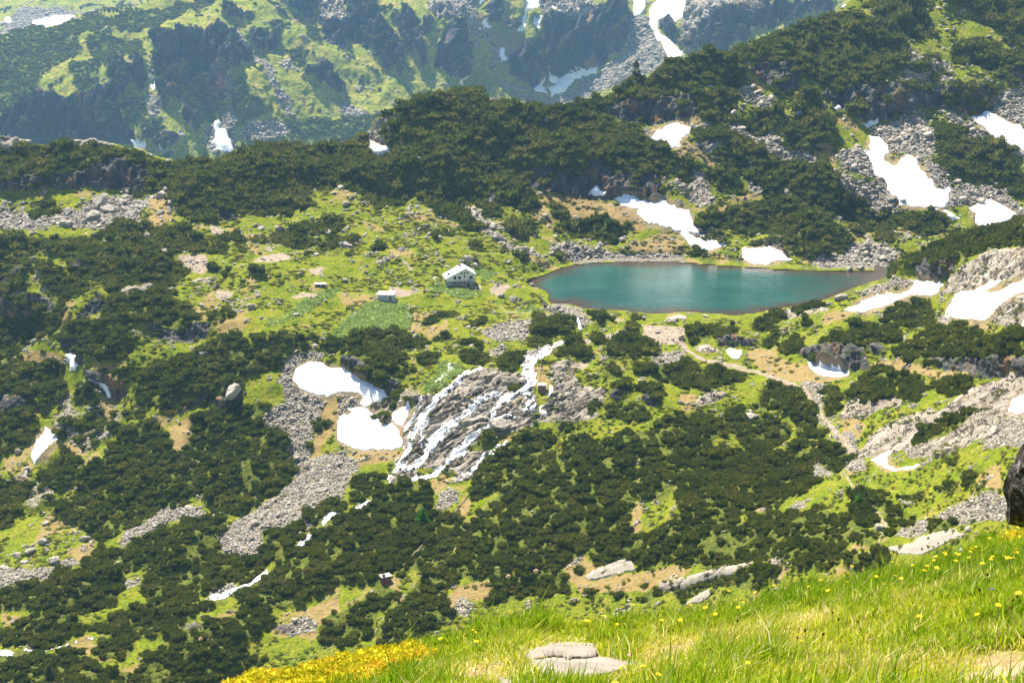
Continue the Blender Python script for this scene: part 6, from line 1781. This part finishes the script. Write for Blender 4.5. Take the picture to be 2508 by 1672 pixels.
# the brow goes on a little way over the edge
ge, _, _ = cell_pick(np.concatenate([Pn[-2:], down[:4]], 0), np.ones((6, len(coln))) * ((coln > 980) & (coln < 2640))[None], 22000)
gt = np.concatenate([nT[gj, gi], np.zeros(len(ge))]); gp = np.concatenate([gp, ge]); n_ = len(gp)
pa = fbm(gp / .55, 3); pb = fbm(gp / .16 + 9, 2); pc_ = fbm(gp / 1.6 + 20, 3)
hgt = (.028 + .068 * smooth(.40, .68, pa) + .05 * smooth(.5, .7, pb)) * (1 - .6 * gt) * rng.uniform(.55, 1.3, n_) * 1.05
tall = rng.random(n_) < .02; hgt[tall] *= 1.7
az = rng.random(n_) * 6.28; lean = rng.uniform(.15, .95, n_)
dirx, diry = np.cos(az) * lean + .06, np.sin(az) * lean - .05
wd_ = rng.uniform(.0015, .0034, n_) * np.interp(gp[:, 1], [4, 10], [1, 1.5])
sx, sy = -np.sin(az + .6), np.cos(az + .6)
def pt(fr, bend, wf, sgn):
    return np.stack([gp[:, 0] + dirx * hgt * bend + sgn * sx * wd_ * wf, gp[:, 1] + diry * hgt * bend + sgn * sy * wd_ * wf, gp[:, 2] - .006 + hgt * fr], -1)
V_ = np.stack([pt(0, 0, 1, -1), pt(0, 0, 1, 1), pt(.55, .22, .85, 1), pt(.55, .22, .85, -1), pt(.93, .75, .12, 0)], 1).reshape(-1, 3)
i5 = np.arange(n_) * 5
Q_ = np.stack([i5, i5 + 1, i5 + 2, i5 + 3], 1); T_ = np.stack([i5 + 3, i5 + 2, i5 + 4], 1)
tn_ = np.clip(.40 + (pc_ - .5) * .5 + rng.normal(0, .13, n_) + .42 * gt * rng.random(n_) - .2 * smooth(.45, .65, pa), .02, .70)
dry = rng.random(n_) < (.06 + .45 * gt + .12 * smooth(.56, .64, pc_)); tn_[dry] = rng.uniform(.68, 1.0, dry.sum())
me = np_mesh('grass', V_, tris=T_, quads=Q_); set_attr(me, 'tint', np.repeat(tn_[:, None], 5, 0) * np.ones((1, 3)))
tag(link('grass', me, mat_grass), 'sunlit green and straw coloured grass of the near meadow', 'grass', kind='stuff')

mat_gold = leaf_material('golden_leaves', [(.1, (.10, .14, .010)), (.32, (.34, .33, .014)), (.6, (.66, .56, .03)), (.9, (.60, .36, .05))], .2)
leafy = [bush_template(4, 150, 800 + i_, .26, .10, .45, ICO1, .9) for i_ in range(4)]
def cushion(poly, n_, r0, r1, hmax, lab):
    c_ = rng.uniform(poly.min(0), poly.max(0), (n_ * 4, 2)); c_ = c_[in_poly(poly, c_[:, 0], c_[:, 1])][:n_]
    db = np.min(((c_[:, None] - resample(poly, 12)[None]) ** 2).sum(-1), 1) ** .5
    p_ = at_n(c_[:, 0], c_[:, 1]); p_[:, 2] += hmax * smooth(0, 70, db) * (.25 + fbm(p_ / .13, 3) * 1.1)
    r_ = rng.uniform(r0, r1, len(c_))
    V_, T_, C_ = stamp(leafy, p_, np.stack([r_, r_, r_ * .8], -1), rng.random(len(c_)) * 6.28, np.clip(.5 + (fbm(p_ / .09 + 3, 2)[:, None] - .5) * 1.6 + rng.normal(0, .14, (len(c_), 1)), 0, 1) * np.ones((1, 3)))
    org = p_.mean(0); org[2] = p_[:, 2].min()
    me_ = np_mesh('golden_shrub', V_ - org, tris=T_); set_attr(me_, 'tint', C_)
    o_ = link('golden_shrub', me_, mat_gold); o_.location = org; tag(o_, lab, 'shrub')
cushion(np.array([(450, 1750), (520, 1712), (600, 1676), (700, 1650), (830, 1622), (930, 1604), (1020, 1600), (1060, 1615), (1030, 1650), (930, 1690), (780, 1760), (600, 1800)], float), 1100, .035, .08, .13, 'low golden yellow shrub mat at the lower edge of the meadow')
cushion(np.array([(2440, 1338), (2470, 1326), (2508, 1306), (2580, 1285), (2600, 1340), (2508, 1352), (2450, 1352)], float), 120, .04, .08, .10, 'golden yellow shrub growing under the black rock')

# flowers, each a stem with a head; the heads share one mesh of each kind
m_petal = paint('yellow_petals', (.86, .62, .02), .7, .2, .08, 60); m_heart = paint('orange_heart', (.80, .48, .01), .8, .1)
m_stem = paint('green_stem', (.08, .15, .02), .8, .1); m_fluff = paint('pale_fluff', (.78, .66, .50), .9, .1); m_bud = paint('brown_bud', (.06, .02, .012), .9, .1); m_bluep = paint('blue_petals', (.05, .08, .45), .7, .2); m_pink = paint('pink_petals', (.75, .32, .42), .7, .2)
def flower_mesh(kind, h_):
    bm = bmesh.new()
    rnd = random.Random(5)
    P_ = [(0, 0, 0), (.012, .004, .5 * h_), (.006, .01, h_)]
    for a_, b_ in zip(P_[:-1], P_[1:]): cyl(bm, a_, b_, .0011, n_=5)
    ns = len(bm.faces); top = Vector(P_[-1])
    if kind in ('yellow', 'blue', 'pink'):
        R_ = .0125 if kind == 'yellow' else .009
        for ly, (cnt_, rr_, up_) in enumerate(((15, R_, .15), (12, R_ * .68, .5))):
            for i_ in range(cnt_):
                a_ = 6.283 * i_ / cnt_ + ly * .2; w_ = 2.6 / cnt_
                d_ = lambda an, r_, z_: top + Vector((math.cos(an) * r_, math.sin(an) * r_, z_))
                vs_ = [d_(a_ - w_ * .3, R_ * .12, .001), d_(a_ + w_ * .3, R_ * .12, .001), d_(a_ + w_ * .8, rr_ * .8, rr_ * up_), d_(a_, rr_ * rnd.uniform(.95, 1.1), rr_ * up_ * 1.3), d_(a_ - w_ * .8, rr_ * .8, rr_ * up_)]
                bm.faces.new([bm.verts.new(q_) for q_ in vs_])
        npet = len(bm.faces); bmesh.ops.create_icosphere(bm, subdivisions=1, radius=R_ * .28, matrix=Matrix.Translation(top + Vector((0, 0, .002))))
    elif kind == 'clock':
        for i_ in range(150):
            d_ = Vector((rnd.gauss(0, 1), rnd.gauss(0, 1), rnd.gauss(0, 1))).normalized(); s_ = d_.cross(Vector((rnd.gauss(0, 1), rnd.gauss(0, 1), rnd.gauss(0, 1)))).normalized()
            bm.faces.new([bm.verts.new(top + d_ * .003), bm.verts.new(top + d_ * .017 + s_ * .0035), bm.verts.new(top + d_ * .017 - s_ * .0035)])
        npet = len(bm.faces)
    else:
        bmesh.ops.create_icosphere(bm, subdivisions=2, radius=.006, matrix=Matrix.Translation(top) @ Matrix.Diagonal((.8, .8, 1.3, 1)))
        for i_ in range(18):
            d_ = Vector((rnd.gauss(0, 1), rnd.gauss(0, 1), rnd.uniform(0, 1.5))).normalized(); s_ = d_.cross(Vector((.3, .5, .1))).normalized() * .0012
            bm.faces.new([bm.verts.new(top + d_ * .004 + s_), bm.verts.new(top + d_ * .004 - s_), bm.verts.new(top + d_ * .010)])
        npet = len(bm.faces)
    for i_, f_ in enumerate(bm.faces): f_.material_index = 0 if i_ < ns else 1 if i_ < npet else 2
    me_ = bpy.data.meshes.new(kind + '_flower'); bm.to_mesh(me_); bm.free(); return me_
FM = {}
def fmesh(kd, h_):
    h_ = round(h_ / .03) * .03
    if (kd, h_) not in FM:
        FM[kd, h_] = me_ = flower_mesh(kd, h_)
        for m_ in (m_stem, dict(yellow=m_petal, blue=m_bluep, pink=m_pink, clock=m_fluff, bud=m_bud)[kd], m_heart): me_.materials.append(m_)
    return FM[kd, h_]
def flower(kd, u, v, lab, cat, grp=None, size=1.0, Y=None, name=None):
    size = size * float(np.interp(v, [1420, 1640], [1.0, .62]))
    """the head is seen at (u, v); its stem stands in the meadow below"""
    hs = .15
    ve_ = np.interp(u, EDGE[:, 0], EDGE[:, 1])
    vb = max(v + 20, ve_ + 1)
    for _ in range(14):
        g = at_n(u, vb); up = g + np.array([.006, .01, hs]); uu, vv_ = project(up)
        if vv_ > v + 1 and vb <= ve_ + 2: hs *= 1.12
        vb = max(vb + (v - vv_) * .9, ve_ + 1)
    o_ = bpy.data.objects.new(name or kd + '_flower', fmesh(kd, hs / size)); COL.objects.link(o_)
    o_.location = g; o_.scale = (size,) * 3; o_.rotation_euler = (rng.normal(0, .12) + .25, rng.normal(0, .15), rng.random() * 6.28)
    tag(o_, lab, cat, grp); return o_
fi = lambda x, y: (1668 + x / 2.8, 1112 + y / 2.8)
fh = lambda x, y: (836 + x / 2.8, 1112 + y / 2.8)
YE = [fi(*q) for q in ((920, 905), (985, 865), (1060, 920), (1115, 870), (1150, 830), (1400, 740), (1415, 830), (1545, 822), (1620, 760), (1670, 765), (1730, 740), (1755, 700), (1775, 695), (1830, 665), (1845, 660), (1868, 720), (1905, 680), (1940, 655), (2000, 620), (2008, 655), (2000, 710), (2055, 720), (2080, 515), (2110, 545), (2125, 710), (2180, 690), (2215, 545), (2225, 720), (2275, 495), (2300, 690), (2310, 645), (2340, 655), (1880, 665), (1795, 700), (2130, 1015), (2120, 1088), (2320, 935), (1635, 1115), (865, 1290), (412, 1352), (275, 957), (370, 1005), (390, 990), (415, 1022), (205, 1050), (220, 1078), (25, 1040), (1290, 860), (1330, 815), (1100, 765), (1190, 790), (560, 930), (640, 880), (2250, 710), (2160, 715), (1640, 800))]
YE += [fh(*q) for q in ((1665, 1108), (1715, 1112), (1765, 1125), (1905, 1062), (2005, 1042), (2170, 1112), (2205, 1080), (2320, 1100), (915, 1198), (957, 1192), (728, 1255), (915, 1272), (2150, 1492), (1980, 1512), (1890, 1540), (2085, 1540), (2085, 1505), (540, 1352), (1875, 1150))]
for u_, v_ in YE:
    if u_ > SW - 4: continue
    g_ = 'right-hand flower belt' if u_ > 2200 and v_ < 1420 else 'meadow edge' if v_ < np.interp(u_, EDGE[:, 0], EDGE[:, 1]) + 25 else 'open grass'
    lab = {'right-hand flower belt': 'yellow flower in the dense flower belt below the black rock', 'meadow edge': 'yellow flower standing along the upper edge of the near meadow', 'open grass': 'yellow flower growing singly in the open near grass'}[g_]
    flower('yellow', u_, v_, lab, 'flower', 'yellow flowers, ' + g_, rng.uniform(.85, 1.25))
flower('blue', *fi(2130, 940), 'single deep blue flower in the grass under the black rock', 'flower', size=1.1)
flower('pink', *fh(1938, 1325), 'upper pink flower right of the flagstones', 'flower')
flower('pink', *fh(1970, 1350), 'lower tiny pink flower right of the flagstones', 'flower', size=.7)
for u_, v_, lab in ((*fh(1105, 870), 'pale fluffy seed head seen against the lower pine thicket'), (*fh(510, 985), 'pale fluffy seed head right of the little stone hut'), (*fh(1435, 803), 'pale flat seed head left of the dry slope'), (836 - 305.5, 1573, 'pale fluffy seed head at the lower left above the golden mat')):
    flower('clock', u_, v_, lab, 'seed head', size=.75, name='dandelion_clock')
for u_, v_ in (fi(1018, 1072), fi(1265, 1078), fi(1092, 1155), fi(912, 1190), fi(893, 1220), fi(773, 1267), fi(305, 1147), fi(2080, 928), fi(2235, 1008), fi(2090, 800), fi(1745, 620), fi(2340, 945), fh(2020, 1095), fh(2135, 1075), fi(2240, 1048)):
    flower('bud', u_, v_, 'dark brown seed bud on a thin stem in the near grass', 'seed bud', 'dark brown seed buds in the grass', rng.uniform(.8, 1.1), name='seed_bud')
# sedge tips along the brow
for q_ in ((1150, 1010), (1205, 945), (1230, 965), (1275, 950), (1425, 945), (1515, 935), (1345, 985), (1470, 1000), (1390, 990), (1100, 1040)):
    flower('bud', *fh(*q_), 'tall brown sedge spike on the crest of the meadow tuft', 'sedge', 'brown sedge spikes on the meadow crest', rng.uniform(.45, .65), name='sedge_spike')

# ------------------------------------------------------------------ the air
bm = bmesh.new(); bx(bm, -2950, 2950, -520, 4350, -420, 1100)
me = bpy.data.meshes.new('haze'); bm.to_mesh(me); bm.free()
hm = bpy.data.materials.new('haze'); hm.use_nodes = True
ht = hm.node_tree; ht.nodes.remove(ht.nodes['Principled BSDF'])
pv = ht.nodes.new('ShaderNodeVolumePrincipled')
pv.inputs['Color'].default_value = (.32, .60, 1.0, 1)
pv.inputs['Density'].default_value = .000072
pv.inputs['Anisotropy'].default_value = .25
ht.links.new(pv.outputs[0], ht.nodes['Material Output'].inputs['Volume'])
hz_ = link('haze', me, hm); tag(hz_, kind='stuff')
print('all built', round(time.time() - T0, 1))
